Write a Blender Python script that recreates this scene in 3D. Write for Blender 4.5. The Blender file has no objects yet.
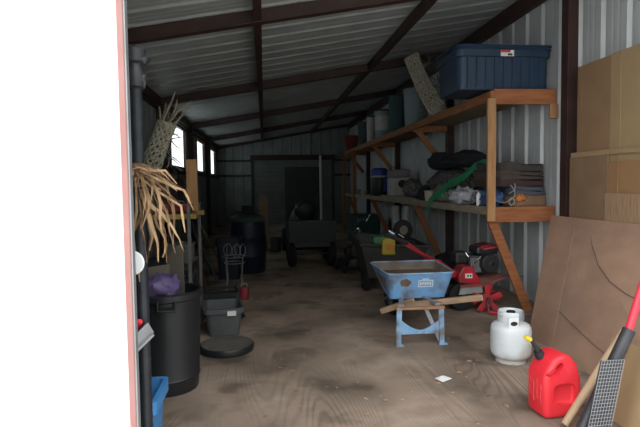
import bpy, bmesh, math, random
from mathutils import Vector, Matrix, noise
S = bpy.context.scene
COL = S.collection
PI = math.pi
rnd = random.Random(7)

# ------------------------------------------------------------------ helpers
class MB:
    """collects shapes into one mesh"""
    def __init__(s):
        s.v = []; s.f = []; s.m = Matrix.Identity(4)
    def add(s, vs, fs):
        o = len(s.v)
        s.v += [s.m @ Vector(p) for p in vs]
        s.f += [[i + o for i in f] for f in fs]
        return s
    def box(s, x0, x1, y0, y1, z0, z1):
        vs = [(x, y, z) for z in (z0, z1) for y in (y0, y1) for x in (x0, x1)]
        return s.add(vs, [(0, 2, 3, 1), (4, 5, 7, 6), (0, 1, 5, 4), (2, 6, 7, 3), (0, 4, 6, 2), (1, 3, 7, 5)])
    def bar(s, a, b, w, h, up=(0, 0, 1)):
        a, b = Vector(a), Vector(b); d = (b - a).normalized(); u = Vector(up)
        if abs(d.dot(u)) > .98: u = Vector((1, 0, 0))
        r = d.cross(u).normalized() * w / 2; t = r.cross(d).normalized() * h / 2
        vs = [p + i * r + j * t for p in (a, b) for j in (-1, 1) for i in (-1, 1)]
        return s.add(vs, [(0, 2, 3, 1), (4, 5, 7, 6), (0, 1, 5, 4), (2, 6, 7, 3), (0, 4, 6, 2), (1, 3, 7, 5)])
    def tube(s, pts, r, n=8, closed=False, flat=None):
        P = [Vector(p) for p in pts]; k = len(P); vs = []; fs = []
        R = r if isinstance(r, (list, tuple)) else [r] * k
        prev = None
        for i in range(k):
            if closed: d = P[(i + 1) % k] - P[i - 1]
            else: d = P[min(i + 1, k - 1)] - P[max(i - 1, 0)]
            d.normalize()
            if prev is None:
                u = Vector((0, 0, 1)) if abs(d.z) < .9 else Vector((1, 0, 0))
                u = (u - d * u.dot(d)).normalized()
            else:
                u = (prev - d * prev.dot(d)).normalized()
            prev = u; w = d.cross(u)
            for j in range(n):
                a = 2 * PI * j / n
                vs.append(P[i] + R[i] * (math.cos(a) * u + (flat or 1) * math.sin(a) * w))
        m = k if closed else k - 1
        for i in range(m):
            for j in range(n):
                a, b = i * n, ((i + 1) % k) * n
                fs.append((a + j, a + (j + 1) % n, b + (j + 1) % n, b + j))
        if not closed:
            fs.append(tuple(range(n))[::-1]); fs.append(tuple((k - 1) * n + j for j in range(n)))
        return s.add(vs, fs)
    def cyl(s, a, b, r0, r1=None, n=20):
        return s.tube([a, b], [r0, r1 if r1 is not None else r0], n)
    def lathe(s, prof, c=(0, 0, 0), n=32, sx=1, sy=1, cap=True, a0=0, a1=2 * PI):
        vs = []; fs = []; k = len(prof); full = abs(a1 - a0 - 2 * PI) < 1e-6
        N = n if full else n + 1
        for r, z in prof:
            for j in range(N):
                a = a0 + (a1 - a0) * j / n
                vs.append((c[0] + r * sx * math.cos(a), c[1] + r * sy * math.sin(a), c[2] + z))
        for i in range(k - 1):
            for j in range(n if full else N - 1):
                j2 = (j + 1) % N
                fs.append((i * N + j, i * N + j2, (i + 1) * N + j2, (i + 1) * N + j))
        if cap and full:
            if prof[0][0] > 1e-4: fs.append(tuple(range(N))[::-1])
            if prof[-1][0] > 1e-4: fs.append(tuple((k - 1) * N + j for j in range(N)))
        return s.add(vs, fs)
    def prism(s, poly, t0, t1, plane='xz'):
        """extrude a 2-D outline: xz along y, yz along x, xy along z"""
        def P(a, b, t): return {'xz': (a, t, b), 'yz': (t, a, b), 'xy': (a, b, t)}[plane]
        n = len(poly)
        vs = [P(a, b, t0) for a, b in poly] + [P(a, b, t1) for a, b in poly]
        fs = [tuple(range(n))[::-1], tuple(range(n, 2 * n))]
        fs += [(i, (i + 1) % n, n + (i + 1) % n, n + i) for i in range(n)]
        return s.add(vs, fs)
    def blob(s, c, r, amp=.15, fr=3., seed=0, n=20, m=12, flatz=None):
        vs = []; fs = []
        for i in range(m + 1):
            t = PI * i / m
            for j in range(n):
                a = 2 * PI * j / n
                d = Vector((math.sin(t) * math.cos(a), math.sin(t) * math.sin(a), math.cos(t)))
                k = 1 + amp * noise.noise(d * fr + Vector((seed * 7.3, 1.7, seed))) + amp * .5 * noise.noise(d * fr * 2.6 + Vector((seed, 4, 9)))
                p = Vector((d.x * r[0], d.y * r[1], d.z * r[2])) * k
                if flatz is not None: p.z = max(p.z, flatz)
                vs.append((c[0] + p.x, c[1] + p.y, c[2] + p.z))
        for i in range(m):
            for j in range(n):
                fs.append((i * n + j, (i + 1) * n + j, (i + 1) * n + (j + 1) % n, i * n + (j + 1) % n))
        return s.add(vs, fs)
    def pad(s, x0, x1, y0, y1, z0, z1, amp=.02, fr=5., seed=0, n=18, rnd_edge=.12):
        """soft folded slab with rounded sides and a rumpled top"""
        vs = []; fs = []; m = 10
        ring = []
        for i in range(m + 1):
            t = -PI / 2 + PI * i / m
            ring.append((math.cos(t), math.sin(t)))
        cx, cy, cz = (x0 + x1) / 2, (y0 + y1) / 2, (z0 + z1) / 2
        hx, hy, hz = (x1 - x0) / 2, (y1 - y0) / 2, (z1 - z0) / 2
        K = 40
        for (c, sn) in ring:
            for j in range(K):
                a = 2 * PI * j / K
                ca, sa = math.cos(a), math.sin(a)
                q = .35
                ux = math.copysign(abs(ca) ** q, ca); uy = math.copysign(abs(sa) ** q, sa)
                e = 1 - rnd_edge * (1 - c) * min(1, hz * 2 / min(hx, hy))
                if c < .05: e *= .85
                p = Vector((cx + ux * hx * e, cy + uy * hy * e, cz + sn * hz))
                nn = noise.noise(p * fr + Vector((seed * 3.1, seed, 2)))
                p.z += amp * nn * (1 if sn > -.5 else 0)
                p.x += amp * .6 * noise.noise(p * fr * 1.7 + Vector((5, seed, 1)))
                vs.append(p)
        for i in range(m):
            for j in range(K):
                fs.append((i * K + j, i * K + (j + 1) % K, (i + 1) * K + (j + 1) % K, (i + 1) * K + j))
        # caps as fans
        o = len(vs); vs.append((cx, cy, z0)); vs.append((cx, cy, z1 + amp * noise.noise(Vector((cx * fr, cy * fr, seed)))))
        for j in range(K):
            fs.append((o, (j + 1) % K, j)); fs.append((o + 1, m * K + j, m * K + (j + 1) % K))
        return s.add(vs, fs)
    def build(s, name, mat, parent=None, smooth=0, bevel=0, loc=None, rot=None, seg=2):
        me = bpy.data.meshes.new(name)
        me.from_pydata([tuple(p) for p in s.v], [], s.f); me.validate()
        bm = bmesh.new(); bm.from_mesh(me)
        bmesh.ops.recalc_face_normals(bm, faces=bm.faces); bm.to_mesh(me); bm.free()
        me.materials.append(mat)
        if smooth:
            for p in me.polygons: p.use_smooth = True
            me.set_sharp_from_angle(angle=math.radians(smooth))
        o = bpy.data.objects.new(name, me); COL.objects.link(o)
        if parent: o.parent = parent
        if loc: o.location = loc
        if rot: o.rotation_euler = rot
        if bevel:
            b = o.modifiers.new('bevel', 'BEVEL'); b.width = bevel; b.segments = seg
            b.limit_method = 'ANGLE'; b.angle_limit = math.radians(35)
        return o

def cut(o, cutter):
    """carve a cutter mesh out of o and throw the cutter away"""
    m = o.modifiers.new('cut', 'BOOLEAN'); m.object = cutter; m.solver = 'EXACT'
    dg = bpy.context.evaluated_depsgraph_get()
    me = bpy.data.meshes.new_from_object(o.evaluated_get(dg))
    o.modifiers.clear(); o.data = me
    bpy.data.objects.remove(cutter)

def tag(o, label=None, cat=None, group=None, kind=None):
    if label: o['label'] = label
    if cat: o['category'] = cat
    if group: o['group'] = group
    if kind: o['kind'] = kind
    return o
def thing(name, label, cat, loc=(0, 0, 0), rz=0, group=None):
    o = bpy.data.objects.new(name, None); COL.objects.link(o)
    o.location = loc; o.rotation_euler = (0, 0, rz); o.empty_display_size = .1
    return tag(o, label, cat, group)
def struct(o): o['kind'] = 'structure'; return o
def dup(root, loc, rz, label, group=None):
    r = root.copy(); COL.objects.link(r); r.location = loc; r.rotation_euler = (0, 0, rz)
    r['label'] = label
    if group: r['group'] = group
    for ch in list(root.children):
        c = ch.copy(); COL.objects.link(c); c.parent = r
        for g in list(ch.children):
            d = g.copy(); COL.objects.link(d); d.parent = c
    return r

def mat(name, c, c2=None, scale=6., rough=.7, metal=0., bump=0., stretch=(1, 1, 1), spec=.4, detail=5, lo=.35, hi=.7, dist=0., c3=None, s3=1.2):
    m = bpy.data.materials.new(name); m.use_nodes = True
    nt = m.node_tree; N = nt.nodes; b = N['Principled BSDF']
    b.inputs['Base Color'].default_value = (*c, 1); b.inputs['Roughness'].default_value = rough
    b.inputs['Metallic'].default_value = metal; b.inputs['Specular IOR Level'].default_value = spec
    if c2 or bump:
        tc = N.new('ShaderNodeTexCoord'); mp = N.new('ShaderNodeMapping'); mp.inputs['Scale'].default_value = stretch
        nt.links.new(tc.outputs['Object'], mp.inputs['Vector'])
        nz = N.new('ShaderNodeTexNoise'); nz.inputs['Scale'].default_value = scale; nz.inputs['Detail'].default_value = detail
        nz.inputs['Distortion'].default_value = dist
        nt.links.new(mp.outputs['Vector'], nz.inputs['Vector'])
        if c2:
            r = N.new('ShaderNodeValToRGB'); r.color_ramp.elements[0].position = lo; r.color_ramp.elements[1].position = hi
            r.color_ramp.elements[0].color = (*c, 1); r.color_ramp.elements[1].color = (*c2, 1)
            nt.links.new(nz.outputs['Fac'], r.inputs['Fac'])
            out = r.outputs['Color']
            if c3:
                n3 = N.new('ShaderNodeTexNoise'); n3.inputs['Scale'].default_value = s3; n3.inputs['Detail'].default_value = 6
                nt.links.new(tc.outputs['Object'], n3.inputs['Vector'])
                r3 = N.new('ShaderNodeValToRGB'); r3.color_ramp.elements[0].position = .48; r3.color_ramp.elements[1].position = .66
                nt.links.new(n3.outputs['Fac'], r3.inputs['Fac'])
                mx = N.new('ShaderNodeMix'); mx.data_type = 'RGBA'
                nt.links.new(r3.outputs['Color'], mx.inputs[0]); nt.links.new(out, mx.inputs[6]); mx.inputs[7].default_value = (*c3, 1)
                out = mx.outputs[2]
            nt.links.new(out, b.inputs['Base Color'])
        if bump:
            bp = N.new('ShaderNodeBump'); bp.inputs['Strength'].default_value = bump; bp.inputs['Distance'].default_value = .02
            nt.links.new(nz.outputs['Fac'], bp.inputs['Height']); nt.links.new(bp.outputs['Normal'], b.inputs['Normal'])
    return m

# ------------------------------------------------------------------ materials
M = {}
M['white_siding'] = mat('white_siding', (.82, .82, .80), rough=.6)
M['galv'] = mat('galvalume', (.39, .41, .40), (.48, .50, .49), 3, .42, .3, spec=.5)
M['galv_dim'] = mat('galvalume_dim', (.20, .215, .22), (.26, .28, .285), 3, .45, .25, spec=.5)  # left and back wall metal, with their low light put into the colour
M['galv_lit'] = mat('galvalume_lit', (.46, .475, .48), (.54, .555, .56), 3, .5, .15, spec=.4)  # same wall metal made paler, standing in for light on the right wall
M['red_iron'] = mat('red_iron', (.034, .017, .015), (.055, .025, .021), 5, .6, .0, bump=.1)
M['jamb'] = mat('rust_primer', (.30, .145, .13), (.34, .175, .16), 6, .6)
M['dirt'] = mat('dirt_ply_floor', (.235, .172, .13), (.38, .30, .235), 3.2, .9, 0, bump=.5, stretch=(1, 1, 1), detail=9, c3=(.10, .074, .054), s3=1.6)
M['gravel'] = mat('gravel', (.54, .54, .52), (.66, .66, .64), 9, .9, bump=.4)
M['lumber'] = mat('orange_lumber', (.36, .145, .055), (.24, .09, .035), 4, .65, bump=.15, stretch=(6, 1, 6), detail=6)
M['lumber_x'] = mat('orange_lumber_crosswise', (.40, .15, .06), (.26, .09, .035), 4, .65, bump=.15, stretch=(1, 6, 8), detail=6)
M['pine'] = mat('pale_pine', (.46, .26, .12), (.34, .17, .075), 4, .65, bump=.1, stretch=(8, 8, .8))
M['greyboard'] = mat('weathered_board', (.36, .31, .22), (.25, .2, .14), 5, .8, bump=.2, stretch=(6, .8, 6))
M['shelf_ply'] = mat('shelf_plywood', (.27, .2, .13), (.2, .14, .09), 5, .8, stretch=(3, .7, 3))
M['plywood'] = mat('stained_plywood', (.38, .235, .16), (.31, .19, .13), 3.5, .75, bump=.15, stretch=(1, 1, 2.2), detail=8, c3=(.275, .175, .128), s3=2.2)
M['card'] = mat('brown_cardboard', (.27, .165, .088), (.235, .14, .072), 4, .85)
M['card_dark'] = mat('dull_cardboard', (.235, .15, .085), (.2, .125, .07), 4, .85)
M['card_orange'] = mat('orange_cardboard', (.31, .175, .08), (.27, .15, .068), 4, .85)
M['card_tan'] = mat('tan_cardboard', (.34, .235, .125), (.30, .205, .105), 4, .85)
M['card_grey'] = mat('grey_cardboard', (.12, .105, .085), (.09, .078, .062), 4, .85)
M['osb'] = mat('fibreboard_sheet', (.38, .25, .15), (.25, .15, .085), 9, .85, stretch=(1, 8, .6))
M['blue_tray'] = mat('blue_paint', (.13, .30, .56), (.20, .38, .62), 5, .55, 0, bump=.1, detail=7, c3=(.12, .13, .17), s3=5)
M['blue_leg'] = mat('blue_leg_paint', (.19, .36, .58), (.26, .43, .62), 8, .55, c3=(.16, .15, .16), s3=7)
M['soil'] = mat('rusty_soil', (.10, .055, .03), (.17, .10, .06), 8, .95, bump=.6)
M['wornwood'] = mat('worn_ash_wood', (.34, .23, .14), (.22, .14, .085), 5, .7, stretch=(1, 4, 4))
M['endgrain'] = mat('pale_end_grain', (.62, .44, .28), rough=.8)
M['rusty'] = mat('rusty_edge', (.28, .14, .08), (.36, .22, .15), 9, .8)
M['propane'] = mat('white_tank_paint', (.62, .66, .68), (.54, .58, .59), 5, .38, bump=.02, c3=(.45, .42, .38), s3=4)
M['white'] = mat('white_plastic', (.75, .76, .76), rough=.5)
M['dull_white'] = mat('dull_white', (.5, .5, .48), (.4, .4, .38), 6, .7)
M['black'] = mat('black_plastic', (.018, .019, .022), (.026, .027, .030), 4, .45)
M['black_rubber'] = mat('black_rubber', (.014, .014, .015), rough=.8)
M['bin_black'] = mat('trash_can_black', (.011, .012, .014), (.017, .018, .020), 3, .42)
M['dark_cloth'] = mat('dark_cloth', (.014, .015, .02), (.022, .023, .03), 8, .95, bump=.3)
M['gas_red'] = mat('gas_can_red', (.62, .022, .035), (.68, .035, .045), 4, .4)
M['gas_mark'] = mat('scuffed_red', (.66, .075, .085), rough=.7)
M['yellow'] = mat('yellow_plastic', (.62, .46, .03), rough=.5)
M['red_paint'] = mat('red_paint', (.50, .02, .035), (.42, .02, .03), 6, .4, c3=(.2, .04, .04), s3=8)
M['red_handle'] = mat('red_fibreglass', (.66, .035, .06), rough=.35)
M['rust_plate'] = mat('worn_red_plate', (.30, .07, .06), (.26, .17, .14), 7, .7)
M['greymetal'] = mat('grey_metal', (.26, .27, .28), (.33, .34, .35), 8, .5, .5)
M['chrome'] = mat('chrome', (.75, .76, .78), rough=.2, metal=1)
M['darkmetal'] = mat('dark_metal', (.04, .04, .045), (.06, .06, .065), 8, .5, .4)
M['tote_blue'] = mat('blue_tote', (.022, .043, .078), (.026, .05, .088), 3, .45)
M['bin_blue'] = mat('bright_blue_bin', (.045, .20, .46), (.06, .24, .52), 6, .5)
M['drum_blue'] = mat('navy_drum', (.009, .014, .034), rough=.5)
M['teal'] = mat('faded_teal', (.035, .055, .06), (.045, .068, .072), 6, .7)
M['deep_teal'] = mat('deep_teal', (.025, .075, .07), rough=.6)
M['label_white'] = mat('sticker_white', (.72, .70, .66), rough=.6)
M['label_red'] = mat('sticker_red', (.5, .06, .06), rough=.6)
M['straw'] = mat('dry_leaf', (.16, .085, .038), (.36, .235, .13), 14, .8, lo=.3, hi=.65)
M['straw_dark'] = mat('dry_stem', (.11, .055, .03), (.26, .15, .08), 14, .85)
M['cholla'] = mat('grey_cactus_wood', (.25, .235, .18), (.37, .345, .27), 18, .9, bump=.3)
M['cholla_dark'] = mat('grey_dry_brush', (.12, .11, .09), (.19, .18, .15), 18, .9)
M['twig'] = mat('dark_twig', (.16, .14, .10), (.26, .235, .18), 12, .9)
M['purple'] = mat('purple_bag', (.07, .045, .13), (.17, .13, .26), 9, .5, bump=.2)
M['grey_tub'] = mat('grey_tub', (.075, .08, .085), (.1, .105, .11), 5, .6)
M['grey_lid'] = mat('dusty_lid', (.13, .12, .105), (.085, .08, .073), 6, .7)
M['greycart'] = mat('dark_grey_poly', (.032, .030, .027), (.045, .042, .039), 4, .6)
M['blueCart'] = mat('slate_blue_paint', (.012, .019, .028), (.018, .025, .035), 5, .5)
M['brown_blanket'] = mat('brown_blanket', (.06, .047, .042), (.085, .066, .058), 12, .95, bump=.4)
M['maroon_blanket'] = mat('maroon_blanket', (.065, .035, .035), (.05, .032, .03), 12, .95, bump=.4)
M['dark_brown'] = mat('dark_brown_blanket', (.05, .042, .04), (.072, .06, .055), 12, .95, bump=.4)
M['slate_tarp'] = mat('slate_tarp', (.055, .065, .085), (.085, .095, .115), 10, .7, bump=.3)
M['blue_tarp'] = mat('blue_tarp', (.045, .10, .27), (.07, .15, .33), 10, .5, bump=.3)
M['tan_tarp'] = mat('tan_canvas', (.26, .15, .085), (.18, .11, .07), 10, .9, bump=.4)
M['orange_cloth'] = mat('orange_cloth', (.50, .17, .05), rough=.9)
M['camo'] = mat('mottled_cloth', (.16, .15, .145), (.055, .052, .05), 22, .95, bump=.3, lo=.45, hi=.58)
M['green_strap'] = mat('green_strap', (.02, .25, .10), (.03, .32, .14), 9, .6)
M['bag_white'] = mat('crumpled_white_bag', (.52, .54, .60), (.66, .67, .70), 9, .6, bump=.4)
M['olive'] = mat('olive_canvas', (.16, .15, .11), (.2, .185, .14), 9, .9, bump=.3)
M['cream'] = mat('cream_plastic', (.42, .40, .33), rough=.6)
M['cooler_lid'] = mat('mauve_cooler_lid', (.23, .2, .2), rough=.6)
M['royal'] = mat('royal_blue', (.03, .055, .28), rough=.45)
M['pale_blue'] = mat('pale_blue_pail', (.21, .28, .30), (.25, .32, .33), 4, .6)
M['black_pipe'] = mat('black_steel_pipe', (.016, .018, .024), (.026, .028, .034), 14, .38, .2)
M['leafbits'] = mat('dead_leaf_bits', (.28, .17, .10), (.4, .26, .16), 20, .9)
M['cord'] = mat('dark_cord', (.13, .10, .09), rough=.7)
M['white_cord'] = mat('white_cord', (.33, .33, .32), rough=.7)
M['pvc'] = mat('pvc_white', (.62, .62, .6), rough=.4)
M['slats'] = mat('roller_slats', (.20, .21, .21), (.25, .26, .26), 3, .6, .2)
M['navy_panel'] = mat('dark_panel', (.05, .05, .052), (.065, .065, .066), 3, .7)

def glass_mat():
    m = bpy.data.materials.new('window_glass'); m.use_nodes = True
    nt = m.node_tree; N = nt.nodes; N.clear()
    o = N.new('ShaderNodeOutputMaterial'); mx = N.new('ShaderNodeMixShader'); t = N.new('ShaderNodeBsdfTransparent'); g = N.new('ShaderNodeBsdfGlossy')
    t.inputs['Color'].default_value = (.62, .66, .66, 1); g.inputs['Roughness'].default_value = .05; mx.inputs[0].default_value = .06
    nt.links.new(t.outputs[0], mx.inputs[1]); nt.links.new(g.outputs[0], mx.inputs[2]); nt.links.new(mx.outputs[0], o.inputs[0])
    return m
M['glass'] = glass_mat()

# ------------------------------------------------------------------ the setting
XL, XR, YF, YB = -1.65, 3.15, 2.2, 18.8
FR = (5.0, 8.4, 11.8, 15.2)
def zc(x): return 3.07 + .171 * x           # underside of the roof sheets

def rib_profile(u0, u1, pitch=.35, minor=.006):
    """(u, depth) along a sheet of ribbed metal; the ribs go outward"""
    out = [(u0, 0)]
    k = math.floor(u0 / pitch)
    while k * pitch < u1 + pitch:
        c = k * pitch
        for du, d in ((-.048, 0), (-.022, .032), (.022, .032), (.048, 0), (.125, 0), (.135, minor), (.155, minor), (.165, 0), (.205, 0), (.215, minor), (.235, minor), (.245, 0)):
            if u0 + 1e-4 < c + du < u1 - 1e-4: out.append((c + du, d))
        k += 1
    out.append((u1, 0)); out.sort()
    return out
def sheet(mb, prof, p0, p1):
    """p0(u,d) and p1(u,d) give the two long ends of the sheet"""
    vs = []; fs = []
    for u, d in prof: vs += [p0(u, d), p1(u, d)]
    for i in range(len(prof) - 1): fs.append((2 * i, 2 * i + 2, 2 * i + 3, 2 * i + 1))
    mb.add(vs, fs)

def add_grain(m):
    nt = m.node_tree; N = nt.nodes; b = N['Principled BSDF']; old = b.inputs['Base Color'].links[0].from_socket
    tc = N.new('ShaderNodeTexCoord'); mp = N.new('ShaderNodeMapping'); mp.inputs['Rotation'].default_value = (0, 0, -.3); mp.inputs['Scale'].default_value = (1.3, .13, 1)
    nt.links.new(tc.outputs['Object'], mp.inputs[0])
    g1 = N.new('ShaderNodeTexNoise'); g1.inputs['Scale'].default_value = 1.5; g1.inputs['Detail'].default_value = 1.2; g1.inputs['Roughness'].default_value = .3
    nt.links.new(mp.outputs[0], g1.inputs['Vector'])
    g2 = N.new('ShaderNodeMath'); g2.operation = 'MULTIPLY'; g2.inputs[1].default_value = 300; nt.links.new(g1.outputs['Fac'], g2.inputs[0])
    g3 = N.new('ShaderNodeMath'); g3.operation = 'SINE'; nt.links.new(g2.outputs[0], g3.inputs[0])
    w = N.new('ShaderNodeMapRange'); w.inputs['From Min'].default_value = -.2; w.inputs['From Max'].default_value = 1; nt.links.new(g3.outputs[0], w.inputs[0])
    n2 = N.new('ShaderNodeTexNoise'); n2.inputs['Scale'].default_value = .9; n2.inputs['Detail'].default_value = 3; nt.links.new(tc.outputs['Object'], n2.inputs['Vector'])
    r2 = N.new('ShaderNodeMapRange'); r2.inputs['From Min'].default_value = .40; r2.inputs['From Max'].default_value = .62; r2.inputs['To Min'].default_value = 0.; r2.inputs['To Max'].default_value = .5; nt.links.new(n2.outputs['Fac'], r2.inputs[0])
    sp = N.new('ShaderNodeSeparateXYZ'); nt.links.new(tc.outputs['Object'], sp.inputs[0])
    ry = N.new('ShaderNodeMapRange'); ry.inputs['From Min'].default_value = 4.7; ry.inputs['From Max'].default_value = 3.7; nt.links.new(sp.outputs['Y'], ry.inputs[0])
    w0 = N.new('ShaderNodeMath'); w0.operation = 'MULTIPLY'; nt.links.new(w.outputs[0], w0.inputs[0]); nt.links.new(ry.outputs[0], w0.inputs[1]); w = w0
    mu = N.new('ShaderNodeMath'); mu.operation = 'MULTIPLY'; nt.links.new(w.outputs[0], mu.inputs[0]); nt.links.new(r2.outputs[0], mu.inputs[1])
    mx = N.new('ShaderNodeMix'); mx.data_type = 'RGBA'; nt.links.new(mu.outputs[0], mx.inputs[0]); nt.links.new(old, mx.inputs[6]); mx.inputs[7].default_value = (.10, .07, .048, 1)
    # damp dark stains
    n3 = N.new('ShaderNodeTexNoise'); n3.inputs['Scale'].default_value = 1.9; n3.inputs['Detail'].default_value = 5; n3.inputs['Distortion'].default_value = .6; nt.links.new(tc.outputs['Object'], n3.inputs['Vector'])
    r3 = N.new('ShaderNodeMapRange'); r3.inputs['From Min'].default_value = .56; r3.inputs['From Max'].default_value = .66; r3.inputs['To Max'].default_value = .6; nt.links.new(n3.outputs['Fac'], r3.inputs[0])
    m2 = N.new('ShaderNodeMix'); m2.data_type = 'RGBA'; nt.links.new(r3.outputs[0], m2.inputs[0]); nt.links.new(mx.outputs[2], m2.inputs[6]); m2.inputs[7].default_value = (.085, .06, .043, 1)
    nt.links.new(m2.outputs[2], b.inputs['Base Color'])
add_grain(M['dirt'])
mb = MB(); mb.box(XL - .1, XR + .1, YF, YB + .1, -.12, 0)
struct(mb.build('floor', M['dirt']))
mb = MB(); mb.box(-14, 14, -14, YF - .002, -.16, -.03)
struct(mb.build('ground', M['gravel']))

mb = MB(); pr = rib_profile(YF - .25, YB + .15)
sheet(mb, pr, lambda u, d: (XL - .1, u, zc(XL - .1) + d * .6), lambda u, d: (XR + .12, u, zc(XR + .12) + d * .6))
struct(mb.build('ceiling', M['galv']))

WIN = ((9.55, 11.3), (13.2, 14.75), (16.5, 17.95)); WZ0, WZ1 = 1.79, 2.59
mb = MB()
edges = [YF, *[e for w in WIN for e in w], YB]
for i in range(len(edges) - 1):
    a, b = edges[i], edges[i + 1]; pr = rib_profile(a, b)
    spans = [(0, zc(XL))] if i % 2 == 0 else [(0, WZ0), (WZ1, zc(XL))]
    for z0, z1 in spans:
        sheet(mb, pr, lambda u, d: (XL - d, u, z0), lambda u, d: (XL - d, u, z1))
struct(mb.build('wall_left', M['galv_dim']))
mb = MB(); pr = rib_profile(YF, YB, minor=.002)
sheet(mb, pr, lambda u, d: (XR + d, u, 0), lambda u, d: (XR + d, u, zc(XR) + .02))
struct(mb.build('wall_right', M['galv_lit']))
mb = MB(); pr = rib_profile(XL, XR)
sheet(mb, pr, lambda u, d: (u, YB + d, 0), lambda u, d: (u, YB + d, zc(u) + .02))
struct(mb.build('wall_back', M['galv_dim']))
# front wall: white outside skin left of the opening and a header above it
mb = MB()
mb.box(-2.3, -.572, YF - .02, YF + .02, -.1, 2.6)
mb.prism([(-2.3, 2.6), (-.56, 2.6), (-.56, zc(-.56) - .16), (XR + .1, zc(XR + .1) - .16), (XR + .1, zc(XR + .1)), (-2.3, zc(-2.3))], YF - .03, YF + .03)
mb.box(3.0, XR + .1, YF - .03, YF + .03, -.1, 3.2)
struct(mb.build('wall_front', M['white_siding']))
mb = MB(); mb.box(-.575, -.548, YF - .024, YF + .018, -.1, 2.6)
struct(mb.build('trim_1', M['jamb'], bevel=.004))
mb = MB(); mb.box(-.548, -.5415, YF - .018, YF + .022, -.1, 2.6)
struct(mb.build('trim_2', M['greymetal']))

n = 3
def trim(mb, m=None, bevel=.004):
    global n
    o = struct(mb.build('trim_%d' % n, m or M['red_iron'], bevel=bevel)); n += 1
    return o
for y in FR:
    mb = MB()
    mb.add([(x, yy, zc(x) - d) for x in (XL, XR) for yy in (y - .04, y + .04) for d in (.125, .004)],
           [(0, 1, 3, 2), (4, 6, 7, 5), (0, 4, 5, 1), (2, 3, 7, 6), (0, 2, 6, 4), (1, 5, 7, 3)])
    mb.add([(x, yy, zc(x) - d) for x in (XL, XR) for yy in (y - .055, y + .055) for d in (.128, .112)],
           [(0, 1, 3, 2), (4, 6, 7, 5), (0, 4, 5, 1), (2, 3, 7, 6), (0, 2, 6, 4), (1, 5, 7, 3)])
    trim(mb)
    mb = MB(); mb.box(XR - .11, XR - .001, y - .06, y + .06, 0, zc(XR - .11) - .13); trim(mb)
    mb = MB(); mb.box(XL + .001, XL + .1, y - .06, y + .06, 0, zc(XL) - .13); trim(mb)
for x, w, h in ((-.03, .075, .12), (1.74, .075, .12), (XR - .05, .08, .20), (XL + .05, .08, .14)):
    for y0, y1 in zip((YF + .04, *[f + .06 for f in FR]), (*[f - .06 for f in FR], YB)):
        mb = MB()
        mb.add([(x + s, yy, zc(x + s) - d) for s in (-w / 2, w / 2) for yy in (y0, y1) for d in (h, .004)],
               [(0, 1, 3, 2), (4, 6, 7, 5), (0, 4, 5, 1), (2, 3, 7, 6), (0, 2, 6, 4), (1, 5, 7, 3)])
        trim(mb, bevel=0)
for z in (1.76, 2.29):
    mb = MB(); mb.box(XL, -.45, YB - .06, YB - .001, z - .035, z + .035); trim(mb, bevel=0)
    mb = MB(); mb.box(2.5, XR, YB - .06, YB - .001, z - .035, z + .035); trim(mb, bevel=0)
mb = MB()
mb.add([(x, yy, zc(x) - d) for x in (XL, XR) for yy in (YB - .08, YB - .001) for d in (.09, .004)],
       [(0, 1, 3, 2), (4, 6, 7, 5), (0, 4, 5, 1), (2, 3, 7, 6), (0, 2, 6, 4), (1, 5, 7, 3)])
trim(mb)
for z in (1.70, 2.66):
    mb = MB(); mb.box(XL + .001, XL + .05, YF + .1, YB - .1, z - .04, z + .04); trim(mb, bevel=0)
for i, (a, b) in enumerate(WIN):
    mb = MB()
    for y in (a, b): mb.box(XL - .04, XL + .015, y - .015, y + .015, WZ0 - .02, WZ1 + .02)
    for z in (WZ0, WZ1): mb.box(XL - .04, XL + .015, a, b, z - .015, z + .015)
    w = struct(mb.build('window_%d' % (i + 1), M['red_iron']))
    if i:
        mb = MB(); mb.box(XL + .016, XL + .04, a + .05, b - .05, WZ1 - .06, WZ1 + .03); mb.build('header', M['pine'], w)
    mb = MB(); mb.box(XL - .004, XL + .002, a + .02, b - .02, WZ0 + .015, WZ1 - .015); mb.build('glass', M['glass'], w)

# roller door in the back wall
d = struct(thing('door_1', None, None, (1.05, YB - .05, 0)))
mb = MB()
k = 0
while k * .09 < 2.3:
    z = k * .09; mb.prism([(.0, z + .004), (-.02, z + .015), (-.02, z + .07), (0, z + .084)], -1.42, 1.42, 'yz'); k += 1
mb.build('curtain', M['slats'], d)
for s in (-1, 1):
    mb = MB(); mb.box(s * 1.45 - .05, s * 1.45 + .05, -.06, .04, 0, 2.4); mb.build('side_rail', M['darkmetal'], d)
mb = MB(); mb.box(-1.52, 1.52, -.2, .04, 2.3, 2.48); mb.build('roll_housing', M['red_iron'], d, bevel=.02)
mb = MB(); mb.box(-.30, .95, -.09, -.03, 0, 2.05); tag(mb.build('panel', M['navy_panel'], d, bevel=.005), 'dark door leaf')

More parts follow.
